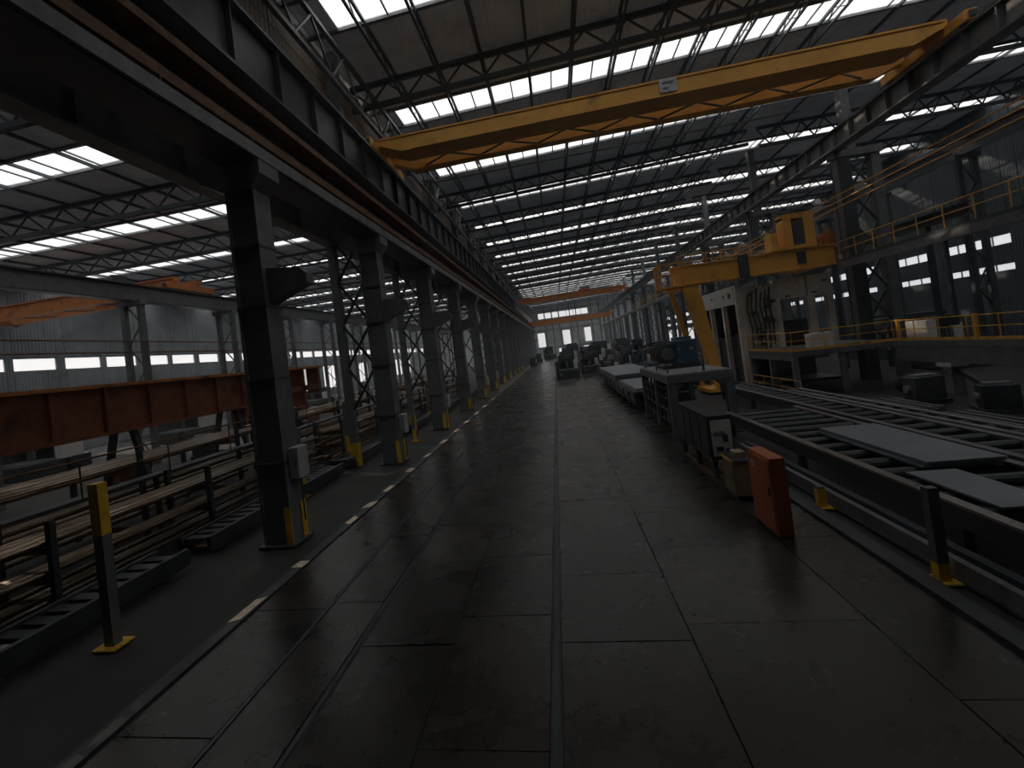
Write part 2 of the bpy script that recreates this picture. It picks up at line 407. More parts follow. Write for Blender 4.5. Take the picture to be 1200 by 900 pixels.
def trusses(x0, x1, zf, drop, n, label, group, ys, ndetail, name='roof_truss'):
    parts = [(nm, b.mesh(nm, TRUSS)) for nm, b in truss_mesh_parts(x0, x1, zf, drop, n)]
    allb = MB()
    for nm, b in truss_mesh_parts(x0, x1, zf, drop, n):
        k = len(allb.v); allb.v += b.v; allb.f += [tuple(i+k for i in f) for f in b.f]
    am = allb.mesh(name, TRUSS)
    for i, y in enumerate(ys):
        if i < ndetail:
            t = thing(name, label, 'truss', (0, y, 0), group)
            for nm, me in parts: link(nm, me, t)
        else:
            tag(link(name, am, None, (0, y, 0)), label, 'truss', group)
TY = [26.2+10.3*(i-1) for i in range(18)]+[26.2-10.3*i for i in range(2, 6)]
trusses(-9.3, XR-0.4, zr, 1.4, 13, 'dark lattice roof truss spanning the main bay between two skylight strips', 'roof trusses over the main bay', TY, 8)
trusses(XR+0.4, XRW-0.3, lambda x: 20.9, 1.75, 12, 'dark lattice roof truss of the right bay behind the ridge columns', 'roof trusses over the right bay', TY, 3)
trusses(XLW+0.3, -10.0, lambda x: ZLB, 1.5, 14, 'dark lattice roof truss of the low left bay', 'roof trusses over the left bay', TY, 5)
def purlins(xs, zf, label, group, deep, name='roof_purlin'):
    y0, y1 = YB+0.2, YE-0.2
    for x in xs:
        t = thing(name, label, 'purlin', (x, 0, zf(x)), group)
        MB().box(-0.06, 0.06, y0, y1, -0.20, -0.04).build('top_chord', TRUSS, t)
        if deep:
            MB().box(-0.06, 0.06, y0, y1, -0.86, -0.76).build('bottom_chord', TRUSS, t)
            b = MB(); y = 5.0; k = 0
            while y < 120:
                b.bar((0, y, -0.18 if k % 2 else -0.8), (0, y+1.1, -0.8 if k % 2 else -0.18), 0.05, 0.05); y += 1.1; k += 1
            stuff(b.build('lacing', TRUSS, t))
purlins([-6.6+2.35*i for i in range(11)], zr, 'laced purlin running the length of the main bay roof under the skylights', 'laced purlins of the main bay', True)
purlins([XR+2.3+3.1*i for i in range(7)], lambda x: 20.9, 'plain purlin running along the right bay roof', 'purlins of the right bay', False)
purlins([XLW+2.2+2.9*i for i in range(13)], lambda x: ZLB, 'plain purlin running along the low left bay roof', 'purlins of the left bay', False)
# eave lattice girder along the top of the left column row
t = thing('eave_lattice_girder', 'lattice girder running along the eave above the brown upper wall', 'girder', (-8.15, 0, 0))
MB().box(-0.10, 0.10, 6, YE-0.3, 19.25, 19.42).build('top_chord', STEEL, t)
MB().box(-0.10, 0.10, 6, YE-0.3, 17.3, 17.5).build('bottom_chord', STEEL, t)
y = 6.0; k = 0
lm1 = MB().bar((0, 0, 17.5), (0, 1.65, 19.25), 0.09, 0.09).mesh('lacing_bar', STEEL_L)
lm2 = MB().bar((0, 0, 19.25), (0, 1.65, 17.5), 0.09, 0.09).mesh('lacing_bar', STEEL_L)
while y < 110:
    link('lacing_bar', lm1 if k % 2 else lm2, t, (0, y, 0)); y += 1.65; k += 1
for yy, zz in ((37.5, 18.0), (58.0, 18.0)):
    tag(MB().tube((-7.9, yy, zz), (XR-0.6, yy, zz+0.1), 0.05, 6).build('roof_conduit', STEEL_L), 'thin grey conduit crossing below the main roof', 'pipe', 'conduits under the main roof')

# ================================================================== LEFT COLUMN ROW
def col_parts(t, rear):
    for s in (-1, 1):
        MB().box(s*0.40-0.03, s*0.40+0.03, -0.40, 0.40, 0.05, 9.9).build('flange', STEEL, t)
    MB().box(-0.37, 0.37, -0.33, 0.33, 0.05, 9.9).build('web', STEEL, t)
    MB().box(-0.55, 0.55, -0.52, 0.52, 0.0, 0.06).build('base_plate', STEEL_D, t)
    for z in (2.2, 4.5, 6.5, 8.2):
        MB().box(-0.45, 0.45, -0.42, 0.42, z, z+0.07).build('splice_band', STEEL_D, t)
    MB().prism_y([(-1.1, 10.53), (0.75, 10.53), (0.75, 10.15), (0.45, 9.8), (-0.45, 9.8), (-1.1, 10.15)], -0.5, 0.5).build('cap', STEEL, t)
    MB().prism_y([(0.43, 6.6), (0.43, 7.6), (1.4, 7.5), (1.6, 7.3), (1.6, 7.05), (1.3, 6.95)], -0.22, 0.22).build('bracket_arm', STEEL, t)
    MB().box(-1.05, -0.55, -0.25, 0.25, 10.55, 19.6).build('upper_shaft', STEEL, t)
    for (xa, xb, ya, yb) in ((0.27, 0.46, -0.44, -0.405), (0.432, 0.462, 0.15, 0.42)):
        MB().box(xa, xb, ya, yb, 0.06, 1.05).build('yellow_marking', YELLOW, t)
    if rear:
        MB().box(-2.05, -1.70, -0.2, 0.2, 0.0, 10.5).build('rear_leg', STEEL, t)
        MB().box(-2.06, -1.69, -0.21, 0.21, 0.0, 1.1).build('yellow_marking', YELLOW, t)
        for k in range(4):
            z = 2.6+k*2.05
            MB().bar((-1.75, 0.05, z), (-0.40, 0.05, z+2.0), 0.10, 0.12, (0, 1, 0)).build('lacing_bar', STEEL_D, t)
            MB().bar((-1.75, -0.05, z+2.0), (-0.40, -0.05, z), 0.10, 0.12, (0, 1, 0)).build('lacing_bar', STEEL_D, t)
def switch_box(x, y, z, label, group=None):
    t = thing('switch_box', label, 'switch box', (x, y, z), group)
    MB().box(0, 0.28, -0.28, 0.28, 0, 0.85).build('body', BOXW, t, bevel=0.015)
    MB().box(0.03, 0.25, -0.30, -0.28, 0.05, 0.80).build('door', BOXW, t)
    MB().box(0.20, 0.23, -0.32, -0.30, 0.36, 0.48).build('handle', STEEL_D, t)
    MB().tube((0.14, 0, -1.2), (0.14, 0, 0), 0.025, 6).build('conduit', STEEL_D, t)
    return t
CG = 'laced columns of the left row'
c0 = thing('steel_column', 'big grey steel column with a stubby arm and no rear leg', 'column', (XL, COLY[0], 0)); col_parts(c0, False)
CLAB = 'grey steel column of the left row with laced rear leg and stubby arm'
c1 = thing('steel_column', CLAB, 'column', (XL, COLY[1], 0), CG); col_parts(c1, True)
simple = None
for i in range(2, NC):
    if i < 11: copy_tree(c1, (XL, COLY[i], 0))
    else:
        if simple is None:
            b = MB(); b.box(-0.43, 0.43, -0.4, 0.4, 0, 9.9); b.box(-2.05, -1.7, -0.2, 0.2, 0, 10.5); b.box(-1.1, 0.75, -0.5, 0.5, 9.9, 10.5)
            b.prism_y([(0.43, 6.6), (0.43, 7.6), (1.6, 7.3), (1.6, 7.05)], -0.22, 0.22); b.box(-1.05, -0.55, -0.25, 0.25, 10.5, 19.6)
            for k in range(4):
                z = 2.6+k*2.05; b.bar((-1.75, 0, z), (-0.40, 0, z+2.0), 0.1, 0.12, (0, 1, 0))
            simple = b.mesh('steel_column', STEEL)
        tag(link('steel_column', simple, None, (XL, COLY[i], 0)), CLAB, 'column', CG)
switch_box(XL+0.44, COLY[0]+0.1, 1.75, 'grey switch box on the column without a rear leg')
for i in range(1, 6):
    switch_box(XL+0.44, COLY[i]+0.15, 1.35, 'grey switch box on the side of a laced column', 'switch boxes on the laced columns')

# ---- left lower runway
GY0, GY1 = -30.0, YE-0.4
t = thing('crane_runway_girder', 'lower crane runway on the left columns with grey lip and rusty rail', 'girder', (XL, 0, 0))
MB().box(-0.10, 0.10, GY0, GY1, 10.60, 12.25).build('web', STEEL_D, t)
MB().box(-0.45, 0.62, GY0, GY1, 10.55, 10.64).build('bottom_flange', STEEL_D, t)
MB().box(0.62, 0.72, GY0, GY1, 10.60, 10.95).build('edge_channel', STEEL_L, t)
MB().box(-0.35, 0.50, GY0, GY1, 11.25, 11.50).build('rusty_channel', RUST, t)
MB().box(-0.35, 0.62, GY0, GY1, 12.12, 12.25).build('top_flange', RUST, t)
MB().box(0.10, 0.42, GY0, GY1, 11.54, 11.60).build('walkway_plate', RUST, t)
MB().box(0.46, 0.56, GY0, GY1, 12.25, 12.40).build('crane_rail', RUST, t)
sm = MB().box(0.10, 0.55, -0.02, 0.02, 10.66, 11.23).mesh('stiffener', STEEL_D)
y = 2.7
while y < 110:
    link('stiffener', sm, t, (0, y, 0)); y += 3.3
# second girder on the rear legs, carrying the left bay crane
t = thing('crane_runway_girder', 'dark plate girder on the rear legs facing the low left bay', 'girder', (XL-1.88, 0, 0))
MB().box(-0.06, 0.06, GY0, GY1, 10.60, 12.10).build('web', STEEL, t)
MB().box(-0.30, 0.30, GY0, GY1, 10.52, 10.60).build('bottom_flange', STEEL_L, t)
MB().box(-0.30, 0.30, GY0, GY1, 12.10, 12.18).build('top_flange', STEEL_D, t)
y = 2.7; sm = MB().box(0.06, 0.28, -0.02, 0.02, 10.60, 12.10).mesh('stiffener', STEEL)
while y < 90:
    link('stiffener', sm, t, (0, y, 0)); y += 3.3
# ---- left upper runway
t = thing('crane_runway_girder', 'upper crane runway girder on the left row carrying the near orange crane', 'girder', (XL+0.1, 0, 0))
MB().box(-0.22, 0.02, GY0, GY1, 13.4, 15.20).build('web', STEEL_D, t)
MB().box(-0.30, 0.25, GY0, GY1, 13.3, 13.4).build('bottom_flange', STEEL_D, t)
MB().box(-0.30, 0.30, GY0, GY1, 15.20, 15.30).build('top_flange', STEEL_L, t)
MB().box(-0.09, 0.01, GY0, GY1, 15.30, 15.45).build('crane_rail', RUST, t)
y = 2.7; sm = MB().box(0.02, 0.22, -0.02, 0.02, 13.4, 15.20).mesh('stiffener', STEEL_D)
while y < 110:
    link('stiffener', sm, t, (0, y, 0)); y += 2.475
# bracing between the two runways
t = thing('bracing_frame', 'diagonal bracing between the lower and the upper runway of the left row', 'bracing', (XL-0.3, 0, 0))
d1 = MB().bar((0, 0, 12.45), (0, 2.3, 13.3), 0.12, 0.12).mesh('brace', STEEL)
d2 = MB().bar((0, 0, 13.3), (0, 2.3, 12.45), 0.12, 0.12).mesh('brace', STEEL)
y = 4.0; k = 0
while y < 105:
    link('brace', d1 if k % 2 else d2, t, (0, y, 0)); y += 2.475; k += 1
MB().box(-0.08, 0.08, GY0, GY1, 13.25, 13.38).build('chord', STEEL_D, t)
MB().box(-0.08, 0.08, GY0, GY1, 12.42, 12.5).build('chord', STEEL_D, t)

# ================================================================== RIGHT COLUMN ROW
def rcol_parts(t):
    MB().box(-0.32, 0.32, -0.35, 0.35, 0.0, 14.1).build('front_leg', STEEL, t)
    MB().box(1.55, 2.05, -0.30, 0.30, 0.0, 14.1).build('rear_leg', STEEL, t)
    MB().box(-0.5, 2.2, -0.42, 0.42, 13.75, 14.15).build('cap', STEEL, t)
    MB().box(0.35, 0.85, -0.28, 0.28, 14.1, 19.7).build('upper_shaft', STEEL, t)
    for s in (-1, 1):
        MB().box(-0.36, 0.36, s*0.37-0.03, s*0.37+0.03, 0.0, 13.7).build('flange', STEEL_D, t)
    for k in range(6):
        z = 1.4+k*2.05
        MB().bar((0.3, 0.05, z), (1.6, 0.05, z+2.0), 0.10, 0.12, (0, 1, 0)).build('lacing_bar', STEEL_D, t)
        MB().bar((0.3, -0.05, z+2.0), (1.6, -0.05, z), 0.10, 0.12, (0, 1, 0)).build('lacing_bar', STEEL_D, t)
RLAB = 'tall twin-legged grey steel column under the ridge of the roof'; RGRP = 'twin-legged columns of the right row'
cR = thing('steel_column', RLAB, 'column', (XR, RY[2], 0), RGRP); rcol_parts(cR)
rs = None
for i in [0, 1]+list(range(3, len(RY))):
    if i < 9: copy_tree(cR, (XR, RY[i], 0))
    else:
        if rs is None:
            b = MB(); b.box(-0.36, 0.36, -0.38, 0.38, 0, 14.1); b.box(1.55, 2.05, -0.3, 0.3, 0, 14.1); b.box(-0.5, 2.2, -0.42, 0.42, 13.7, 14.15); b.box(0.35, 0.85, -0.28, 0.28, 14.1, 19.7)
            rs = b.mesh('steel_column', STEEL)
        tag(link('steel_column', rs, None, (XR, RY[i], 0)), RLAB, 'column', RGRP)
t = thing('crane_runway_girder', 'stiffened plate girder of the right upper crane runway', 'girder', (XR-0.40, 0, 0))
MB().box(-0.05, 0.05, GY0, GY1, 14.25, 15.2).build('web', STEEL_L, t)
MB().box(-0.35, 0.35, GY0, GY1, 14.15, 14.25).build('bottom_flange', STEEL_L, t)
MB().box(-0.35, 0.35, GY0, GY1, 15.2, 15.3).build('top_flange', STEEL_D, t)
MB().box(-0.05, 0.05, GY0, GY1, 15.3, 15.45).build('crane_rail', RUST, t)
y = 2.7; sm = MB().box(-0.30, -0.05, -0.03, 0.03, 14.25, 15.2).mesh('stiffener', STEEL)
while y < GY1:
    link('stiffener', sm, t, (0, y, 0)); y += 1.65
# lower right runway, pale
t = thing('lower_runway_beam', 'pale lower runway beam along the right column row', 'beam', (XR-0.75, 0, 0))
MB().box(-0.18, 0.18, 46, GY1, 9.55, 9.65).build('bottom_flange', STEEL_L, t)
MB().box(-0.04, 0.04, 46, GY1, 9.65, 10.05).build('web', STEEL_L, t)
MB().box(-0.18, 0.18, 46, GY1, 10.05, 10.12).build('top_flange', WHITE2, t)
for yy in RY[3:]:
    MB().prism_y([(0.0, 9.55), (0.46, 9.55), (0.46, 9.0)], yy-0.12, yy+0.12).build('bracket', STEEL_L, t)
for k, (dx, z) in enumerate(((-0.7, 10.7), (-0.7, 11.05), (-0.7, 11.4))):
    tag(MB().tube((XR+dx, 8, z), (XR+dx, 120, z), 0.035, 6).build('conductor_pipe', YRAIL), 'thin yellow conductor pipe strung along the right column row', 'pipe', 'conductor pipes along the right columns')

# second column row in the left bay and wall posts in the right bay
def lat_col(t, h, w=1.3, m=STEEL):
    for s in (-1, 1):
        MB().box(s*w/2-0.16, s*w/2+0.16, -0.18, 0.18, 0, h).build('leg', m, t)
    n = int(h/1.5)
    for k in range(n):
        z = 0.4+k*1.5
        MB().bar((-w/2+0.1, 0, z if k % 2 else z+1.4), (w/2-0.1, 0, z+1.4 if k % 2 else z), 0.08, 0.10, (0, 1, 0)).build('lacing_bar', m, t)
    MB().box(-w/2-0.3, w/2+0.3, -0.3, 0.3, h, h+0.3).build('cap', m, t)
    return t
LG = 'laced posts in the low left bay'
lc = lat_col(thing('lattice_column', 'slim twin-legged laced column standing in the low left bay', 'column', (-27.3, COLY[1]-3.1, 0), LG), 10.6)
for i in [0]+list(range(2, 14)): copy_tree(lc, (-27.3, COLY[i]-3.1, 0))
t = thing('crane_runway_girder', 'plate girder on the slim laced columns of the low left bay', 'girder', (-27.3, 0, 0))
MB().box(-0.06, 0.06, GY0, 150, 10.98, 12.0).build('web', STEEL, t)
MB().box(-0.3, 0.3, GY0, 150, 10.9, 10.98).build('bottom_flange', STEEL_D, t)
MB().box(-0.3, 0.3, GY0, 150, 12.0, 12.08).build('top_flange', STEEL_D, t)
for z, dx in ((7.4, 0.95), (8.1, 0.95)):
    tag(MB().tube((-27.3+dx, 4, z), (-27.3+dx, 130, z), 0.05, 6).build('wall_pipe', RUST), 'thin rusty pipe running along the slim laced columns', 'pipe', 'pipes on the left laced columns')
RG2 = 'slim posts in the right bay'
rc = lat_col(thing('lattice_column', 'slim dark laced post in the right bay before the window bands', 'column', (30.0, COLY[1], 0), RG2), 14.0, 1.0, STEEL_D)
for i in [0]+list(range(2, 10)): copy_tree(rc, (30.0, COLY[i], 0))
t = thing('crane_runway_girder', 'dark plate girder on the slim posts of the right bay', 'girder', (30.0, 0, 0))
MB().box(-0.06, 0.06, GY0, 120, 14.38, 15.4).build('web', STEEL_D, t)
MB().box(-0.3, 0.3, GY0, 120, 14.3, 14.38).build('bottom_flange', STEEL_D, t)
MB().box(-0.3, 0.3, GY0, 120, 15.4, 15.48).build('top_flange', STEEL_D, t)

# ================================================================== CRANES
def bridge_crane(y, zrail, xa, xb, gap, gh, m, label, gb=0.6, sign=False, nbr=14, trolley=True, cat='crane', name='bridge_crane', drop=0.0, gb_end=0.6):
    t = thing(name, label, cat, (0, y, zrail))
    zb, zt = -drop, -drop+gh
    for yy, gb in ((0.0, gb), (gap, 0.6)):
        g = MB().prism_y([(xa+0.1, zt), (xb-0.1, zt), (xb-0.1, zt-0.35), (xb-0.4, zt-0.4), (xb-1.4, zb), (xa+1.4, zb), (xa+0.4, zt-0.4), (xa+0.1, zt-0.35)], yy, yy+gb)
        go = g.build('girder', m, t)
        MB().box(xa+0.2, xb-0.2, yy-0.06, yy, zt-0.10, zt-0.0).build('flange_strip', m, go)
        MB().box(xa+2.0, xb-2.0, yy-0.06, yy, zb, zb+0.07).build('flange_strip', m, go)
    gb = 0.6
    for x in (xa, xb):
        e = MB().box(x-0.22, x+0.22, -1.1, gap+gb+1.1, 0.10, 0.55).build('end_truck', m, t, bevel=0.03)
        for yy in (-0.7, gap+gb+0.7):
            MB().tube((x-0.12, yy, 0.22), (x+0.12, yy, 0.22), 0.22, 14).build('wheel', STEEL_D, e)
        for yy in (-1.2, gap+gb+1.1):
            MB().box(x-0.12, x+0.12, yy, yy+0.1, 0.2, 0.45).build('buffer', STEEL_D, e)
    if nbr:
        w = (xb-xa-4)/nbr
        for i in range(nbr):
            p, q = (gb_end, gap) if i % 2 else (gap, gb_end)
            MB().bar((xa+2+i*w, p, zb+0.06), (xa+2+(i+1)*w, q, zb+0.06), 0.07, 0.08).build('brace', STEEL_D, t)
    if trolley:
        xm = xa+(xb-xa)*0.62
        tr = MB().box(xm-1.3, xm+1.3, 0.1, gap+gb-0.1, zt+0.25, zt+0.5).build('trolley', m, t)
        MB().tube((xm-0.9, gap/2+0.35, zt+0.85), (xm+0.9, gap/2+0.35, zt+0.85), 0.35, 16).build('hoist_drum', STEEL_D, tr)
        MB().box(xm+0.95, xm+1.25, 0.8, gap-0.2, zt+0.5, zt+1.2).build('gearbox', STEEL_D, tr)
        for yy in (0.35, gap+0.35):
            for dx in (-0.9, 0.9): MB().tube((xm+dx, yy-0.06, zt+0.16), (xm+dx, yy+0.06, zt+0.16), 0.16, 12).build('wheel', STEEL_D, tr)
    if sign:
        s = MB().box(6.25, 7.05, -0.10, -0.06, zb+0.15, zb+0.78).build('capacity_plate', SIGN, t)
        MB().box(6.4, 6.65, -0.115, -0.10, zb+0.28, zb+0.38).build('plate_mark', STEEL, s)
        MB().box(6.4, 6.9, -0.115, -0.10, zb+0.52, zb+0.64).build('plate_mark', STEEL, s)
    return t
XA, XB = XL+0.05, XR-0.40
bridge_crane(25.0, 15.45, XA, XB, 2.7, 0.82, CRANE, 'orange double-girder bridge crane with a small grey plate, near the skylights', sign=True, trolley=False, gb=1.5, gb_end=1.5)
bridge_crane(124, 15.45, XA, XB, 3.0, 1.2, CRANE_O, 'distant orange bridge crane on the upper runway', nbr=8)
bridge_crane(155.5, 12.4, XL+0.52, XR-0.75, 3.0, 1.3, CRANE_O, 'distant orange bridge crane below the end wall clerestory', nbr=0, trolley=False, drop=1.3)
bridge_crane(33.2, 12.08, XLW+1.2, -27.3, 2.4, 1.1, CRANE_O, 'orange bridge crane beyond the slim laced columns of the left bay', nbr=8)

# ================================================================== RIGHT SIDE MACHINES
def handrail(root, p, q, h=1.05, m=YRAIL, r=0.028, sp=1.5, mid=True, kick=True):
    """rail parts between two points, under root (points in root coordinates)"""
    p = Vector(p); q = Vector(q); L = (q-p).length; n = max(1, round(L/sp)); up_ = Vector((0, 0, 1))
    for i in range(n+1):
        a = p+(q-p)*i/n; MB().tube(a, a+up_*h, r, 6).build('post', m, root)
    MB().tube(p+up_*h, q+up_*h, r, 6).build('top_rail', m, root)
    if mid: MB().tube(p+up_*h*0.55, q+up_*h*0.55, r*0.85, 6).build('middle_rail', m, root)
    if kick: MB().bar(p+up_*0.07, q+up_*0.07, 0.015, 0.13).build('kick_plate', m, root)

# ---- stepped platform with yellow railings
DZ = 2.5
pf = thing('work_platform', 'raised stepped work platform with yellow railing before the white housing', 'platform', (0, 0, 0))
MB().box(12.5, 18.1, 30.3, 36.7, DZ-0.30, DZ).build('deck', STEEL, pf)
MB().box(17.4, 18.1, 9.0, 30.3, DZ-0.30, DZ).build('deck', STEEL, pf)
MB().box(17.42, 17.6, 9.0, 30.25, DZ-1.05, DZ-0.32).build('edge_girder', STEEL, pf)
MB().box(12.5, 12.56, 30.3, 36.7, DZ-0.5, DZ-0.3).build('edge_girder', STEEL_L, pf)
for (x, y) in ((12.65, 30.5), (12.65, 33.5), (12.65, 36.5), (15.0, 30.5), (17.9, 30.5)):
    MB().box(x-0.13, x+0.13, y-0.13, y+0.13, 0, DZ-0.3).build('leg', STEEL, pf)
for y in (27.0, 21.5, 16.0, 10.5):
    lg = MB().box(17.45, 17.95, y-0.3, y+0.3, 0, DZ-1.24).build('leg', STEEL_L, pf)
    MB().box(17.35, 18.05, y-0.45, y+0.45, DZ-1.24, DZ-1.06).build('bearing_block', WHITE, lg)
    if y > 11: MB().bar((17.7, y-0.3, 1.1), (17.7, y-2.6, 0.12), 0.2, 0.2).build('knee_brace', STEEL_D, lg)
handrail(pf, (12.56, 36.6, DZ), (12.56, 30.38, DZ))
handrail(pf, (12.56, 30.38, DZ), (17.46, 30.38, DZ))
handrail(pf, (17.46, 30.38, DZ), (17.46, 9.1, DZ), sp=1.65)
# thicker gate posts of the railing
for y in (29.9, 25.0, 20.6):
    MB().box(17.40, 17.52, y-0.08, y+0.08, DZ, DZ+1.12).build('gate_post', YRAIL, pf)
for (y0, m) in ((28.55, 'a'), (29.5, 'b')): pass
def crate(x, y, z, sx, sy_, sz, label, m=WHITE2):
    t = thing('control_box', label, 'control box', (x, y, z))
    MB().box(-sx/2, sx/2, -sy_/2, sy_/2, 0.05, sz).build('body', m, t, bevel=0.02)
    MB().box(-sx/2-0.015, -sx/2, -sy_/2+0.06, sy_/2-0.06, 0.12, sz-0.06).build('door', m, t)
    MB().box(-sx/2+0.04, sx/2-0.04, -sy_/2+0.04, sy_/2-0.04, 0, 0.05).build('plinth', STEEL_D, t)
    return t
crate(17.85, 28.9, DZ, 0.42, 1.5, 0.95, 'white control box behind the railing by the platform corner', WHITE2)
crate(14.3, 31.2, DZ, 1.2, 0.5, 0.85, 'weathered white control box behind the short cross railing', WHITE)

# floor railing below the platform
t = thing('floor_railing', 'low yellow railing standing on the floor beside the platform legs', 'railing', (0, 0, 0))
handrail(t, (12.25, 36.4, 0.0), (12.25, 29.2, 0.0), 1.0, sp=2.3, kick=False)
# elevated walkway along the right columns
t = thing('elevated_walkway', 'elevated walkway with thin railing along the right column row', 'walkway', (0, 0, 0))
MB().box(17.45, 18.15, 4.0, 34.4, 7.35, 7.5).build('deck', STEEL_D, t)
handrail(t, (17.5, 34.3, 7.5), (17.5, 4.1, 7.5), 1.05, sp=1.65, kick=False)
MB().box(17.42, 17.50, 4.0, 34.4, 6.95, 7.35).build('edge_beam', STEEL, t)

# ---- white housing
wh = thing('white_housing', 'weathered white machine housing with open front bays and stained panel', 'machine', (12.3, 36.95, 0))
def wpart(n, a, m=WHITE, par=None, bev=0.0): return MB().box(*a).build(n, m, par or wh, bevel=bev)
wpart('corner_post', (0.0, 0.45, 0, 0.45, 0, 7.0)); wpart('rear_post', (0, 0.45, 9.2, 9.65, 0, 6.9))
wpart('side_beam', (-0.03, 0.42, 0.45, 9.2, 5.75, 7.0), WHITE2)
for k, (ya, yb) in enumerate(((1.0, 1.5), (2.3, 2.6), (5.0, 5.4))):
    MB().box(-0.05, -0.03, ya, yb, 6.2+0.1*k, 6.55).build('side_mark', STEEL_D, wh)
wpart('stained_panel', (0.45, 2.35, 0.08, 0.38, 2.1, 6.8))
for k in range(5):
    wpart('panel_rib', (0.47, 2.33, 0.03, 0.08, 2.5+k*0.85, 2.62+k*0.85))
for x in (0.9, 1.5, 2.1): wpart('panel_rib', (x, x+0.09, 0.0, 0.03, 2.2, 6.7))
for k in range(6):
    x = 0.62+0.27*k; MB().path([(x, -0.06, 2.3+0.2*(k % 3)), (x+0.1, -0.08, 4.0), (x-0.05, -0.06, 5.2+0.25*(k % 2)), (x+0.12, -0.05, 6.3+0.15*(k % 3))], 0.05, 6).build('pipe', STEEL_D, wh)
for k in range(14):
    xx, zz = 0.6+random.random()*1.4, 2.6+random.random()*3.7; MB().box(xx, xx+0.12+0.3*random.random(), -0.14, 0.02, zz, zz+0.08+0.2*random.random()).build('valve_block', STEEL_D, wh)
wpart('front_beam', (2.35, 5.85, 0.0, 0.5, 5.65, 7.0))
for x in (4.3,): MB().box(x, x+0.05, -0.02, 0.0, 5.7, 6.95).build('beam_joint', STEEL_D, wh)
for (x, z) in ((3.0, 5.75), (4.6, 5.8), (5.3, 6.5)): MB().box(x, x+0.3, -0.03, 0.0, z, z+0.1).build('beam_slot', STEEL_D, wh)
wpart('front_post', (4.3, 4.75, 0.0, 0.45, 2.1, 5.65)); wpart('front_post', (2.35, 2.65, 0.0, 0.4, 2.1, 5.65))
wpart('end_post', (5.5, 5.85, 0.0, 0.5, 2.1, 5.65))
wpart('roof_slab', (0.4, 5.8, 0.5, 9.5, 6.5, 6.75), STEEL_D)
wpart('back_wall', (0.5, 5.8, 9.2, 9.5, 0.2, 6.5), STEEL_D)
wpart('inner_unit', (2.9, 5.6, 3.0, 7.0, 0.2, 4.2), MGREEN); wpart('inner_unit', (0.9, 2.2, 1.8, 4.0, 0.2, 3.6), STEEL_D)
for k in range(3): MB().tube((1.0+0.5*k, 1.6, 2.2), (1.0+0.5*k, 1.6, 5.9), 0.1, 8).build('riser_pipe', STEEL, wh)
wpart('base_frame', (0.0, 5.8, 0.0, 9.6, 0.0, 0.18), STEEL_D)
for y in (3.2, 6.2): wpart('side_post', (0.05, 0.35, y, y+0.3, 0.18, 5.75))
wpart('side_unit', (0.45, 0.85, 1.2, 8.2, 0.2, 3.4), STEEL_D)

# ---- semi-gantry crane
sg = thing('semi_gantry_crane', 'orange semi-gantry crane with caged driver platform above the white housing', 'crane', (-0.6, 35.75, 0.3))
MB().box(8.9, 18.6, 0, 0.8, 7.15, 8.35).build('bridge_beam', CRANE, sg)
MB().box(8.8, 18.6, -0.08, 0.88, 8.3, 8.40).build('top_flange', CRANE, sg); MB().box(8.8, 18.6, -0.08, 0.88, 7.08, 7.15).build('bottom_flange', CRANE, sg)
MB().prism_y([(9.3, 7.1), (10.3, 7.1), (11.25, 0.05), (10.65, 0.05)], 0.0, 0.6).build('leg', CRANE, sg)
MB().prism_y([(8.75, 7.1), (9.05, 7.1), (10.35, 0.05), (10.1, 0.05)], 1.7, 2.0).build('leg', CRANE, sg)
MB().box(10.0, 11.4, -0.4, 2.4, -0.18, 0.06).build('foot_truck', CRANE, sg)
for y in (-0.1, 2.1): MB().tube((10.55, y, -0.1), (10.85, y, -0.1), 0.2, 12).build('wheel', STEEL_D, sg)
MB().box(8.75, 10.4, 1.6, 2.1, 6.85, 7.1).build('leg_head', CRANE, sg)
cg = MB().box(7.8, 9.2, -0.9, 0.9, 6.95, 7.05).build('cage_floor', CRANE, sg)
for (x, y) in ((7.85, -0.85), (8.5, -0.85), (9.15, -0.85), (7.85, 0.0), (7.85, 0.85), (9.15, 0.85)):
    MB().box(x-0.045, x+0.045, y-0.045, y+0.045, 7.05, 8.55).build('cage_post', CRANE, cg)
for z in (7.8, 8.5):
    MB().box(7.8, 9.2, -0.89, -0.81, z, z+0.08).build('cage_rail', CRANE, cg); MB().box(7.81, 7.89, -0.9, 0.9, z, z+0.08).build('cage_rail', CRANE, cg)
MB().box(12.9, 13.5, -0.12, 0.9, 7.0, 8.5).build('beam_clamp', STEEL_D, sg)
MB().box(16.4, 16.9, -0.1, -0.02, 7.4, 8.2).build('beam_panel', STEEL_D, sg)
MB().box(9.6, 19.0, 0.9, 1.6, 8.2, 8.26).build('walkway_plate', STEEL_D, sg)
handrail(sg, (9.6, 1.55, 8.26), (19.0, 1.55, 8.26), 1.0, CRANE, 0.03, 0.95, kick=False)
for i in range(9): MB().bar((9.6+i*1.04, 1.55, 8.3), (10.6+i*1.04, 1.55, 9.25), 0.04, 0.04).build('rail_brace', CRANE, sg)
tr = MB().box(14.9, 17.6, -0.2, 1.2, 8.4, 8.62).build('trolley', CRANE, sg)
for (x, w, h) in ((15.0, 0.35, 1.0), (15.8, 0.5, 1.9), (17.0, 0.6, 2.0)): MB().box(x, x+w, -0.1, 0.9, 8.62, 8.62+h).build('trolley_post', CRANE, tr)
MB().box(15.8, 17.6, -0.12, 0.92, 10.35, 10.7).build('trolley_head', CRANE, tr)
MB().box(16.35, 16.95, -0.05, 0.8, 8.62, 10.2).build('hoist_motor', STEEL_D, tr)
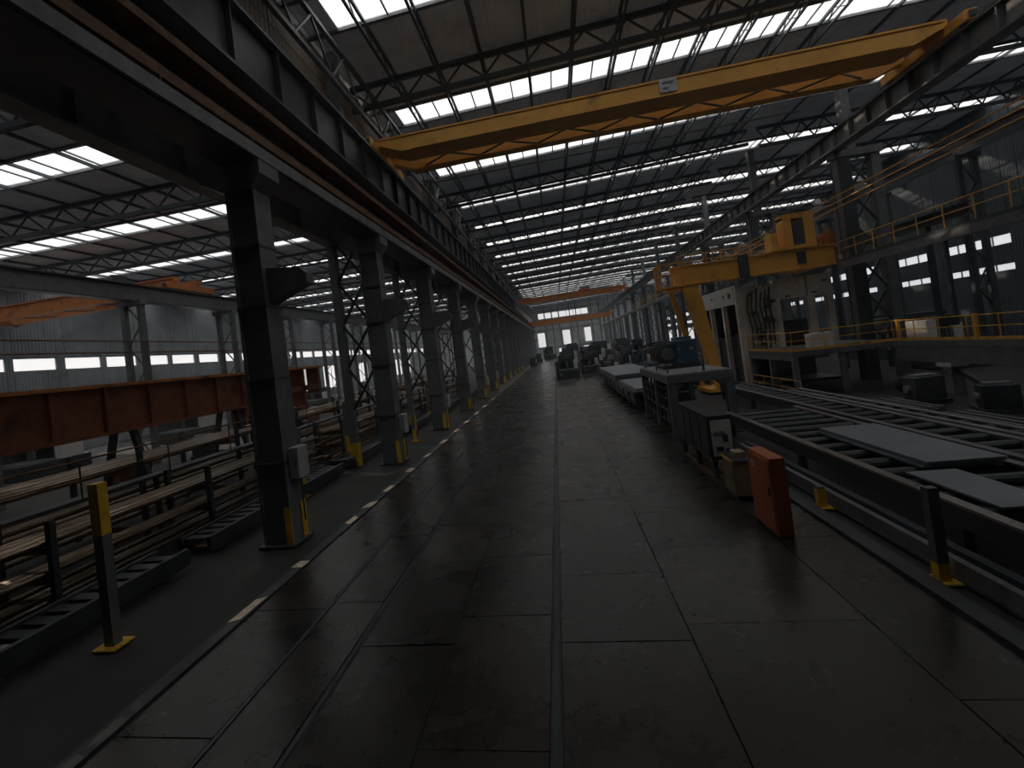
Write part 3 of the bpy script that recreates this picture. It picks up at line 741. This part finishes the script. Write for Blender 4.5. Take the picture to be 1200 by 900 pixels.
for k in range(3): MB().box(17.75+0.4*k, 18.0+0.4*k, 0.1, 0.7, 8.4, 9.0+0.2*k).build('resistor_box', CRANE_O, sg)

# a second semi-gantry bridge further down, seen between the posts
bridge_crane(62, 9.2, 21.4, 28.9, 2.2, 1.0, CRANE_O, 'orange bridge crane in the right bay behind the twin-legged columns', nbr=6)

for x, w_ in ((21.4, 'beside the twin-legged columns'), (28.9, 'beside the slim dark posts')):
    t = thing('low_runway_beam', 'short dark runway beam of the right bay '+w_, 'beam', (x, 0, 0))
    MB().box(-0.16, 0.16, 30, 110, 9.12, 9.2).build('top_flange', STEEL_D, t); MB().box(-0.05, 0.05, 30, 110, 8.6, 9.12).build('web', STEEL_D, t); MB().box(-0.16, 0.16, 30, 110, 8.52, 8.6).build('bottom_flange', STEEL_D, t)
    for y in range(33, 110, 10): MB().box(-0.12, 0.12, y-0.12, y+0.12, 0, 8.52).build('post', STEEL_D, t)
# lower posts under the pale beam
lpm = MB().box(-0.15, 0.15, -0.15, 0.15, 0, 9.5).mesh('runway_post', STEEL); lpo = MB().box(-0.16, 0.16, -0.16, 0.16, 0, 1.2).mesh('yellow_band', YELLOW)
for i in range(24):
    t = thing('runway_post', 'square steel post with yellow foot under the pale lower runway beam', 'post', (XR-0.75, 52.6+i*5.76, 0), 'posts under the pale lower beam')
    link('shaft', lpm, t); link('yellow_band', lpo, t)

# ---- steel portal table with the blue machine on top
pt = thing('portal_table', 'heavy dark steel portal table with a thick flat top', 'table', (4.4, 22.6, 0))
MB().box(0, 2.65, 0, 7.0, 2.24, 2.60).build('top_frame', STEEL, pt, bevel=0.02)
MB().box(0.06, 2.59, 0.06, 6.94, 2.60, 2.63).build('top_plate', STEEL_L, pt)
for (x, y) in ((0.02, 0.02), (2.3, 0.02), (0.02, 6.65), (2.3, 6.65), (0.02, 3.1)):
    lg = MB().box(x, x+0.33, y, y+0.33, 0.05, 2.24).build('leg', STEEL, pt)
    MB().box(x-0.08, x+0.41, y-0.08, y+0.41, 0, 0.05).build('foot_plate', RUST, lg)
MB().prism_y([(0.35, 2.24), (0.75, 2.24), (0.35, 1.9)], 0.05, 0.30).build('corner_gusset', STEEL, pt)
MB().prism_y([(2.3, 2.24), (1.9, 2.24), (2.3, 1.8)], 0.05, 0.30).build('corner_gusset', STEEL, pt)
for z in (0.45, 0.95, 1.45, 1.9): MB().box(0.08, 0.2, 0.35, 6.65, z, z+0.09).build('side_bar', STEEL_D, pt)
for k in range(6): MB().box(0.06, 0.14, 0.8+k*0.9, 0.9+k*0.9, 0.3, 2.2).build('side_upright', STEEL_D, pt)
for z in (0.6, 1.2): MB().box(0.35, 2.3, 6.4, 6.55, z, z+0.5).build('back_panel', STEEL_D, pt)
MB().path([(0.12, 5.9, 2.63), (0.12, 5.9, 3.55), (0.3, 5.9, 3.7), (1.0, 5.9, 3.7), (1.15, 5.9, 3.55), (1.15, 5.9, 2.63)], 0.045, 8).build('grab_loop', STEEL, pt)
MB().tube((0.25, 0.9, 2.63), (0.25, 0.9, 3.0), 0.03, 6).build('stud', RUST, pt)
MB().tube((0.2, 3.2, 2.63), (0.2, 3.2, 3.9), 0.03, 6).build('stud', RUST, pt)
MB().tube((1.6, 0.4, 2.63), (1.6, 0.4, 2.95), 0.05, 6).build('stud', STEEL_D, pt)
bm = thing('blue_drive_unit', 'dark blue motor and gearbox unit standing on the portal table', 'machine', (5.5, 26.6, 2.63))
MB().box(-0.5, 1.2, -0.6, 1.4, 0, 0.14).build('base', STEEL_D, bm)
MB().box(0.15, 1.15, -0.5, 0.9, 0.14, 1.35).build('gearbox', MBLUE, bm, bevel=0.05)
MB().box(0.25, 1.0, -0.3, 0.7, 1.35, 1.5).build('gearbox_lid', MBLUE, bm, bevel=0.03)
MB().tube((-0.25, -0.55, 0.75), (-0.25, 0.8, 0.75), 0.42, 18).build('motor', STEEL_D, bm)
for k in range(6): MB().tube((-0.25, -0.4+0.2*k, 0.75), (-0.25, -0.36+0.2*k, 0.75), 0.47, 18).build('cooling_fin', STEEL_D, bm)
MB().tube((-0.25, -0.63, 0.75), (-0.25, -0.55, 0.75), 0.3, 14).build('fan_cover', STEEL, bm)
MB().tube((0.6, 0.2, 1.5), (0.6, 0.2, 1.9), 0.06, 8).build('breather', STEEL_L, bm)
for x in (0.3, 0.9): MB().tube((x, -0.56, 0.9), (x, -0.50, 0.9), 0.09, 10).build('flange_cap', STEEL_L, bm)

# ---- dark cabinet on legs
dc = thing('dark_machine_cabinet', 'long dark machine cabinet on legs with a worn pale end panel', 'cabinet', (3.97, 15.6, 0))
MB().box(0, 0.66, 0, 3.8, 0.62, 1.86).build('body', STEEL_D, dc, bevel=0.02)
for k in range(4): MB().box(-0.02, 0.68, k*0.95+0.0, k*0.95+0.93, 1.86, 1.90).build('top_board', CONC, dc)
ep = MB().box(0.06, 0.60, -0.03, 0.0, 0.75, 1.78).build('end_panel', WHITE, dc)
for (x, z, w, h) in ((0.15, 0.9, 0.18, 0.12), (0.34, 1.15, 0.14, 0.2), (0.12, 1.4, 0.3, 0.06), (0.4, 0.86, 0.1, 0.1)): MB().box(x, x+w, -0.06, -0.03, z, z+h).build('fitting', STEEL_L if w > 0.2 else STEEL_D, ep)
for y in (0.0, 1.75, 3.6):
    for x in (0.03, 0.5): MB().box(x, x+0.13, y+0.04, y+0.17, 0, 0.62).build('leg', STEEL_D, dc)
for x in (0.04, 0.51): MB().box(x, x+0.11, 0, 3.8, 0.0, 0.09).build('skid', RUST, dc)
for k in range(4): MB().box(-0.02, 0.0, k*0.95+0.06, k*0.95+0.88, 0.7, 1.8).build('side_door', STEEL_D, dc)

# ---- tan cabinet and orange cabinet
tn = thing('tan_cabinet', 'small tan steel cabinet with a yellow edge beside the orange cabinet', 'cabinet', (4.0, 13.85, 0))
MB().box(0, 0.52, 0, 0.85, 0.10, 0.98).build('body', TAN, tn, bevel=0.015)
MB().box(-0.015, 0.0, 0.05, 0.80, 0.15, 0.92).build('door', TAN, tn)
MB().box(-0.02, 0.54, -0.02, 0.87, 0.98, 1.01).build('lid', STEEL_D, tn); MB().box(-0.035, -0.02, -0.02, 0.87, 0.96, 1.02).build('yellow_edge', YELLOW, tn)
MB().box(0.02, 0.5, 0.02, 0.83, 0, 0.10).build('plinth', STEEL_D, tn); MB().box(0.15, 0.42, 0.3, 0.7, 1.01, 1.15).build('terminal_box', TAN, tn)
MB().box(-0.03, -0.015, 0.12, 0.17, 0.5, 0.62).build('handle', STEEL_D, tn)
oc = thing('orange_cabinet', 'tall orange steel cabinet standing at the edge of the aisle', 'cabinet', (3.95, 11.3, 0))
MB().box(0, 0.30, 0, 1.22, 0.03, 1.64).build('body', ORANGE, oc, bevel=0.02)
MB().box(-0.02, 0.0, 0.04, 1.18, 0.10, 1.58).build('door', ORANGE, oc, bevel=0.006)
MB().box(-0.024, -0.02, 0.80, 0.99, 1.27, 1.43).build('paper_label', SIGN, oc)
MB().box(-0.045, -0.02, 0.12, 0.16, 0.85, 1.02).build('handle', STEEL_D, oc)
MB().box(0.02, 0.28, 0.02, 1.2, 0, 0.03).build('plinth', STEEL_D, oc)

# ---- roller tables on the right
def roller_table(x0, x1, y0, y1, z, label, rail_m=STEEL_L, pitch=0.9, r=0.13, group=None, gm=STEEL_D):
    t = thing('roller_table', label, 'roller table', (x0, y0, 0), group); w = x1-x0; L = y1-y0
    for x in (0, w-0.16):
        MB().box(x, x+0.16, 0, L, z-0.38, z-0.02).build('side_beam', gm, t); MB().box(x-0.02, x+0.18, 0, L, z-0.02, z+0.03).build('rail_cap', rail_m, t)
    rm = MB().tube((0.16, 0, z-0.12), (w-0.16, 0, z-0.12), r, 10).mesh('roller', STEEL_D)
    n = int(L/pitch)
    for i in range(n): link('roller', rm, t, (0, 0.4+i*pitch, 0))
    lm = MB().box(0, 0.16, -0.1, 0.1, 0, z-0.38).mesh('leg', gm)
    k = max(2, int(L/4))
    for i in range(k):
        for x in (0, w-0.16): link('leg', lm, t, (x, 0.3+(L-0.6)*i/(k-1), 0))
    return t
roller_table(6.35, 8.95, 4.0, 22.0, 0.92, 'roller table with a bright worn rail behind the orange cabinet', RAIL)
roller_table(9.4, 10.7, 5.0, 33.0, 0.85, 'middle roller table between the bright-railed one and the pallets', STEEL)
roller_table(11.35, 12.05, 12.0, 28.8, 0.7, 'low roller table next to the platform legs', STEEL_L)
rb = thing('floor_duct', 'low dark ribbed duct running beside the kerb', 'duct', (5.75, 3.0, 0))
for k, (x, z) in enumerate(((0.0, 0.32), (0.18, 0.38), (0.36, 0.28))): MB().box(x, x+0.12, 0, 16, 0.05, z).build('duct_rib', STEEL_D if k % 2 else STEEL, rb)
MB().box(-0.05, 0.52, 0, 16, 0.0, 0.05).build('duct_base', STEEL_D, rb)
def sheet_stack(x0, x1, y0, y1, z, n, label, group=None, th=0.05, jit=0.06):
    for i in range(n):
        j = [random.uniform(-jit, jit) for _ in range(2)]
        tag(MB().box(x0+j[0], x1+j[0], y0+j[1], y1+j[1], z+i*th+0.001, z+(i+1)*th-0.004).build('steel_sheet', SHEET, None), label, 'steel sheet', group)
sheet_stack(7.25, 8.7, 12.2, 16.6, 0.95, 3, 'flat steel sheet lying in the pile on the bright-railed roller table', 'sheets on the roller table')
tag(MB().box(6.7, 7.6, 9.6, 11.9, 0.96, 1.0).build('steel_sheet', SHEET), 'narrow pale steel sheet alone on the bright-railed roller table', 'steel sheet')
sheet_stack(9.6, 10.5, 8.6, 11.6, 0.89, 2, 'short steel sheet stacked on the middle roller table', 'short sheets on the middle roller table')
LB = 'loose bars beside the middle roller table'
for i in range(15):
    x = (9.0, 10.74, 12.12)[i % 3]+(i//3)*0.052; w = 0.045
    y = 5+random.random()*6; L = (6, 1.2, 6)[i % 3]+random.random()*((9, 0.0, 9)[i % 3]); z = 0.0
    if i % 3 == 1: y = 4+(i//3)*1.3
    tag(MB().box(x, x+w, y, y+L, z+0.002, z+w*0.8).build('steel_bar', (RAIL, STEEL, RUST)[i % 3]), ('bright', 'grey', 'rusty')[i % 3]+' loose steel bar lying beside a roller table', 'steel bar', LB+', '+('bright', 'grey', 'rusty')[i % 3])
# guard post at the right kerb and others
def guard_post(x, y, h, label, yl=0.25, w=0.11, group=None):
    t = thing('guard_post', label, 'post', (x, y, 0), group)
    MB().box(-w/2, w/2, -w/2, w/2, 0.03, h).build('shaft', STEEL, t)
    MB().box(-w*1.2, w*1.2, -w*1.2, w*1.2, 0, 0.03).build('foot_plate', YELLOW, t)
    if yl > 0: MB().box(-w/2-0.006, w/2+0.006, -w/2-0.006, w/2+0.006, 0.03, yl).build('yellow_band', YELLOW, t)
    else: MB().box(-w/2-0.006, w/2+0.006, -w/2-0.006, w/2+0.006, h+yl, h+0.006).build('yellow_band', YELLOW, t)
    return t
guard_post(5.53, 9.3, 1.5, 'grey guard post with yellow foot by the right kerb', 0.3, 0.16)
guard_post(5.53, 13.0, 0.5, 'short yellow guard post behind the orange cabinet', 0.45, 0.16)
# clutter around the roller tables: gear units and pallets
def gear_unit(x, y, z, s, label, m=MGREEN, rz=0.0, group=None):
    t = thing('gear_unit', label, 'machine', (x, y, z), group, rz)
    MB().box(-0.6*s, 0.6*s, -0.45*s, 0.45*s, 0, 0.12*s).build('base', STEEL_D, t)
    MB().box(-0.5*s, 0.1*s, -0.4*s, 0.4*s, 0.12*s, 0.8*s).build('gearbox', m, t, bevel=0.03*s)
    MB().tube((0.1*s, 0, 0.5*s), (0.65*s, 0, 0.5*s), 0.26*s, 14).build('motor', m, t)
    for k in range(4): MB().tube((0.2*s+0.1*k*s, 0, 0.5*s), (0.23*s+0.1*k*s, 0, 0.5*s), 0.3*s, 14).build('cooling_fin', STEEL_D, t)
    MB().tube((-0.2*s, -0.5*s, 0.45*s), (-0.2*s, 0.5*s, 0.45*s), 0.12*s, 10).build('shaft', STEEL_L, t)
    MB().box(-0.4*s, 0.0, -0.3*s, 0.3*s, 0.8*s, 0.86*s).build('lid', STEEL_L, t)
    return t
GG = 'drive units beside the middle roller table'
for i in range(4): gear_unit(11.03, 12.5+i*4.1, 0, 0.5, 'small drive unit with finned motor beside the middle roller table', MGREEN, 1.57, GG)
GG2 = 'drive units under the platform'
for i in range(5): gear_unit(15.4+0.4*(i % 2), 12.0+i*3.4, 0, 1.3+0.15*(i % 3), 'large drive unit on the floor in the dark before the platform', STEEL_D if i % 2 else MGREEN, 0.4*i, GG2)
for i in range(4):
    t = thing('steel_pallet', 'low steel pallet stacked with dark bars between the drive units', 'pallet', (12.9, 9.5+i*4.2, 0), 'pallets of bars on the right')
    for x in (0, 0.5, 1.0): MB().box(x, x+0.1, 0, 2.6, 0, 0.14).build('runner', RUST, t)
    for k in range(5): MB().box(0, 1.1, 0.1+k*0.55, 0.35+k*0.55, 0.14, 0.2).build('slat', RUST, t)
    for k in range(6): MB().box(0.05+k*0.17, 0.18+k*0.17, -0.2, 2.9, 0.2, 0.34+0.08*(k % 2)).build('bar_stock', STEEL, t)

# ---- sheet table beyond the portal
st = thing('sheet_table', 'long dark steel table with rusty feet beyond the portal table', 'table', (4.15, 31.0, 0))
MB().box(0, 3.4, 0, 24, 0.95, 1.15).build('bed', STEEL_D, st)
for k in range(8):
    for x in (0.05, 3.0): MB().box(x, x+0.22, 0.2+k*3.0, 0.42+k*3.0, 0.06, 0.95).build('leg', STEEL_D, st)
    MB().box(-0.08, 0.38, 0.1+k*3.0, 0.55+k*3.0, 0, 0.06).build('foot_plate', RUST, st)
    MB().box(-0.03, 0.0, 0.3+k*2.7, 2.3+k*2.7, 0.55, 0.92).build('side_panel', STEEL, st)
for z in (0.42, 1.02): MB().box(-0.06, -0.03, 0, 24, z, z+0.06).build('side_rail', STEEL_L, st)
sheet_stack(4.15, 7.5, 40.4, 54.5, 1.15, 8, 'pale steel sheet in the stack on the long dark table', 'sheets stacked on the long table', 0.055, 0.12)
sheet_stack(4.3, 7.2, 31.5, 39.4, 1.15, 3, 'dark-edged steel sheet in the low pile beside the portal table', 'low pile of sheets on the long table', 0.05, 0.05)

# ---- machines at the far end of the aisle
def press(x, y, w, d, h, label, m=MGREEN, top=True, group=None):
    t = thing('press_machine', label, 'machine', (x, y, 0), group)
    MB().box(0, w, 0, d, 0, 0.35*h).build('base', m, t, bevel=0.03)
    MB().box(0.05*w, 0.95*w, 0.05*d, 0.5*d, 0.35*h, 0.40*h).build('bed_plate', SHEET, t)
    MB().box(0.0, 0.14*w, 0.0, 0.9*d, 0.35*h, 0.8*h).build('side_frame', m, t)
    MB().box(0.15*w, 0.8*w, 0.6*d, 0.95*d, 0.35*h, h).build('column', STEEL_D, t)
    MB().box(0.3*w, 0.65*w, 0.25*d, 0.6*d, 0.72*h, 0.92*h).build('ram', m, t, bevel=0.03)
    MB().tube((0.48*w, 0.4*d, 0.45*h), (0.48*w, 0.4*d, 0.72*h), 0.08*w, 10).build('spindle', STEEL_L, t)
    MB().box(0.82*w, 0.98*w, 0.55*d, 0.9*d, 0.35*h, 0.75*h).build('control_box', WHITE2, t)
    MB().tube((0.2*w, 0.05*d, 0.2*h), (0.2*w, -0.04*d, 0.2*h), 0.07*w, 12).build('handwheel', STEEL_L, t)
    return t
press(-0.45, 67, 3.0, 5.0, 2.9, 'dark press machine with a pale bed plate beside the centre rail', STEEL_D)
press(3.0, 72, 2.6, 4.5, 2.6, 'dark press machine right of the one beside the centre rail', MGREEN)
PG = 'machines crowding the far end'
spots = [(0.3, 84, 3.0, 4, 3.0), (4.0, 82, 3.2, 4.5, 2.7), (8.6, 78, 3.2, 4, 2.9), (9.5, 66, 2.2, 4.5, 2.4), (12.0, 70, 2.9, 5, 3.2), (0.2, 92, 3.4, 3.5, 3.2), (5.6, 99, 3.2, 5, 3.0), (11.0, 97, 3.6, 6, 3.6),
         (0.5, 115, 4, 6, 3.5), (7.0, 118, 4, 6, 3.2), (13, 120, 4, 6, 4.2), (2.0, 140, 5, 6, 4.0), (10, 144, 5, 6, 4.0), (-4.5, 172, 4, 6, 4.2), (3, 176, 5, 6, 4.4), (11, 174, 5, 6, 4.0), (-6.6, 120, 1.6, 3, 2.2), (-6.4, 150, 2.0, 3, 2.6), (9.5, 86, 2.4, 4, 3.4), (12.6, 78, 2.4, 4, 2.8), (5.2, 91, 3.2, 4, 3.6), (12.5, 87, 2.4, 5, 3.8), (4.4, 107, 3, 5, 3.4), (12, 108, 4, 6, 4.0), (7.9, 66, 1.3, 3.6, 2.6), (12.2, 62, 2.6, 4, 2.9), (4.6, 62, 2.6, 4, 1.9)]
for i, (x, y, w, d, h) in enumerate(spots):
    press(x, y, w, d, h, 'dark machine among those crowding the far end of the hall', (MGREEN, STEEL_D, STEEL, MBLUE)[i % 4], group=PG)
for i in range(10):
    gear_unit(9.2+1.5*(i % 2), 41+2.3*i, 0, 1.2, 'dark drive unit on the floor beyond the long sheet table', (STEEL_D, MGREEN, MBLUE)[i % 3], 0.5*i, 'drive units beyond the sheet table')
for i in range(8):
    t = thing('bar_rack', 'rack of dark steel bars standing among the far machines', 'rack', (15.2, 50+5.6*i, 0), 'bar racks among the far machines')
    for x in (0, 1.5):
        for y in (0, 2.6): MB().box(x, x+0.12, y, y+0.12, 0, 1.9).build('upright', RUST, t)
    for z in (0.5, 1.2):
        for y in (0, 2.6): MB().box(0.12, 1.5, y, y+0.12, z, z+0.1).build('cross_bar', RUST, t)
        for k in range(5): MB().box(0.16+k*0.27, 0.36+k*0.27, -0.8, 3.6, z+0.1, z+0.28).build('bar_stock', STEEL, t)

# ================================================================== LEFT SIDE
# ---- tube racks: every tube is a thing
def tube_rack(x0, x1, y0, y1, zs, label, pitch=5.0):
    t = thing('tube_rack', label, 'rack', (x0, y0, 0)); w = x1-x0; n = int((y1-y0)/pitch)
    for i in range(n+1):
        y = i*pitch
        for x in (0, w-0.14): MB().box(x, x+0.14, y, y+0.14, 0, max(zs)+0.55).build('upright', STEEL_D, t)
        for z in zs: MB().box(0.14, w-0.14, y, y+0.14, z-0.16, z).build('cross_beam', RUST, t)
    return t
tube_rack(-12.7, -11.1, 4.0, 59.0, (0.3, 0.9, 1.55), 'low tube rack with three levels just behind the column row')
tube_rack(-16.3, -13.5, 4.0, 64.0, (0.4, 1.25, 2.25), 'tall tube rack with three levels under the orange girder')
tm = {}
def tube_thing(x, y, z, L, r, label, group, m=TUBE):
    k = (round(L, 1), r)
    if k not in tm:
        b = MB(); n = 10
        for i in range(n):
            a = 2*math.pi*i/n; b.v += [(r*math.cos(a), 0, r*math.sin(a)), (r*math.cos(a), L, r*math.sin(a)), (r*0.82*math.cos(a), 0, r*0.82*math.sin(a)), (r*0.82*math.cos(a), L, r*0.82*math.sin(a))]
        for i in range(n):
            p, q = 4*i, 4*((i+1) % n); b.f += [(p, p+1, q+1, q), (q+2, q+3, p+3, p+2), (p, q, q+2, p+2), (p+1, p+3, q+3, q+1)]
        me = b.mesh('steel_tube', m)
        for pol in me.polygons: pol.use_smooth = True
        tm[k] = me
    tag(link('steel_tube', tm[k], None, (x, y, z)), label, 'tube', group)
for (x0, x1, z, r, lab, grp, prob) in ((-12.52, -11.3, 0.3, 0.06, 'steel tube on the bottom level of the low rack', 'tubes on the low rack, bottom level', 0.8),
                            (-12.52, -11.3, 0.9, 0.06, 'steel tube on the middle level of the low rack', 'tubes on the low rack, middle level', 0.7),
                            (-12.52, -11.3, 1.55, 0.06, 'steel tube on the top level of the low rack', 'tubes on the low rack, top level', 0.8),
                            (-16.1, -13.7, 0.4, 0.085, 'thick steel tube on the bottom level of the tall rack', 'tubes on the tall rack, bottom level', 0.5),
                            (-16.1, -13.7, 1.25, 0.085, 'thick steel tube on the middle level of the tall rack', 'tubes on the tall rack, middle level', 0.65),
                            (-16.1, -13.7, 2.25, 0.085, 'thick steel tube on the top level of the tall rack', 'tubes on the tall rack, top level', 0.75)):
    for (ya, L) in ((3.2, 19.0), (23.6, 19.0), (44.0, 17.0)):
        x = x0+r
        while x < x1-r:
            if random.random() < prob: tube_thing(x, ya+random.uniform(-0.7, 0.5), z+r+0.002, L, r, lab, grp)
            x += 2*r+0.012+(0.14 if random.random() < 0.35 else 0)
# catwalk railing along the tall rack
t = thing('catwalk', 'narrow catwalk with thin railing above the tall tube rack', 'catwalk', (-13.2, 2.0, -0.3))
MB().box(-0.05, 0.45, 0, 62, 2.25, 2.32).build('deck', STEEL_D, t)
handrail(t, (0.42, 0, 2.32), (0.42, 62, 2.32), 1.0, RUST, 0.025, 3.1, kick=False)
for k in range(12): MB().box(0.1, 0.22, 1+k*5.5, 1.12+k*5.5, 0.3, 2.25).build('leg', STEEL_D, t)
# low machine beds between columns and racks
for i in range(6):
    t = thing('floor_conveyor', 'low dark chain conveyor on the floor between the left columns and the racks', 'conveyor', (-10.4, 2.6+i*9.6, 0), 'chain conveyors behind the left columns')
    for x in (0.0, 0.9): MB().box(x-0.45, x-0.33, 0, 8.8, 0.1, 0.5).build('side_plate', STEEL_D, t)
    for k in range(18): MB().box(-0.33, 0.45, 0.1+k*0.48, 0.4+k*0.48, 0.38, 0.44).build('slat', STEEL_D, t)
    for k in range(3): MB().box(-0.4, 0.5, 0.4+k*3.8, 0.6+k*3.8, 0, 0.1).build('foot', RUST, t)
guard_post(-8.7, 8.0, 3.0, 'tall grey guard post with a yellow top standing before the first column', -0.95, 0.2)
PGP = 'thin guard posts behind the left columns'
for (x, y) in ((-10.0, 17.6), (-8.6, 28.0), (-10.0, 37.0), (-8.6, 46.8)): guard_post(x, y, 2.6, 'thin grey guard post with a yellow foot among the left columns', 0.7, 0.16, PGP)
for (x, y) in ((-12.9+1.9, 21.5),): guard_post(-10.8, 23.8, 3.0, 'thin post with a long yellow foot between the first two columns', 1.3, 0.14)

# ---- orange girder on supports in the left bay
og = thing('orange_box_girder', 'long rust-orange box girder on trestle legs in the low left bay', 'girder', (-20.0, 3.0, -0.5))
MB().box(-0.7, 0.7, 0, 25.5, 3.7, 5.6).build('girder_body', RUSTORANGE, og)
MB().box(-0.9, 0.9, 0, 36, 5.6, 5.75).build('top_flange', CRANE_O, og); MB().box(-0.9, 0.9, 0, 25.5, 3.55, 3.7).build('bottom_flange', RUSTORANGE, og)
for k in range(11): MB().box(0.7, 0.86, 1.0+k*2.4, 1.1+k*2.4, 3.7, 5.6).build('stiffener', RUSTORANGE, og)
for k, y in enumerate((25.5, 29.3, 33.0, 35.6)): MB().box(-0.5, 0.5, y, y+0.45, 2.4 if k < 3 else 3.6, 5.6).build('end_frame', RUSTORANGE, og)
MB().box(-0.5, 0.5, 25.9, 35.6, 3.9, 4.3).build('end_tie', RUSTORANGE, og)
MB().box(-0.5, 0.5, 25.9, 33.0, 2.5, 2.8).build('end_tie', RUSTORANGE, og)
for y in (1.5, 9.0, 17.0, 24.5, 31.5):
    for s in (-1, 1): MB().bar((s*1.3, y, 0.5), (s*0.5, y, 3.6 if y < 30 else 2.5), 0.25, 0.25, (0, 1, 0)).build('trestle_leg', STEEL_D, og)
    MB().box(-1.1, 1.1, y-0.1, y+0.1, 1.0, 1.2).build('trestle_tie', STEEL_D, og)
for i in range(7):
    gear_unit(-23.0-1.2*(i % 2), 8+i*7.5, 0, 1.7, 'bulky drive unit on the floor of the low left bay', (STEEL_D, MGREEN, RUSTORANGE)[i % 3], 0.7*i, 'drive units in the left bay')
for i in range(5):
    press(-37-1.2*(i % 2), 14+i*13, 3.2, 5, 2.6, 'dark machine along the outer wall of the low left bay', (MGREEN, STEEL_D)[i % 2], group='machines in the left bay')
for i in range(6):
    press(23.0+2.4*(i % 2), 16+i*10, 3.4, 5, 3.6, 'dark machine on the floor of the right bay', (STEEL_D, MGREEN)[i % 2], group='machines in the right bay')

# ---- sunlight along the left kerb, painted as thin pale pieces
SUN_PATCH = mat('painted_sun_patch', (0.80, 0.66, 0.50), 0.6, var=0.3, scale=6, rust=0.2, rustcol=(0.12, 0.10, 0.08), rscale=5, world=True)
for k, (x, y, L) in enumerate(SUN_PATCHES):
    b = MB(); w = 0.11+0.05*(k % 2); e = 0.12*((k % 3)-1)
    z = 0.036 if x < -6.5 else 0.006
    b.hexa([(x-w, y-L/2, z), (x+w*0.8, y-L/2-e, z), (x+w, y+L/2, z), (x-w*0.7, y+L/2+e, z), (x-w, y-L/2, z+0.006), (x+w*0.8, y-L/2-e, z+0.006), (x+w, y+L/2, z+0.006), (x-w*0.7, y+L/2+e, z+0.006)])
    tag(b.build('sun_patch', SUN_PATCH), 'pale sun patch painted on the kerb line before the left columns', 'sun patch', 'painted sun patches along the left kerb')

# ================================================================== HAZE
hz = MB().box(XLW-2, XRW+2, YB-2, YE+2, -0.9, 24.5).build('haze', STEEL)
hm = bpy.data.materials.new('dust_haze'); hm.use_nodes = True
hn = hm.node_tree.nodes; hn.remove(hn['Principled BSDF'])
hv = hn.new('ShaderNodeVolumeScatter'); hv.inputs['Color'].default_value = (0.86, 0.94, 1.0, 1); hv.inputs['Density'].default_value = 0.0010; hv.inputs['Anisotropy'].default_value = 0.25
hm.node_tree.links.new(hv.outputs[0], hn['Material Output'].inputs['Volume'])
hz.data.materials.clear(); hz.data.materials.append(hm)
stuff(tag(hz, 'thin dusty haze filling the whole hall', 'haze'))
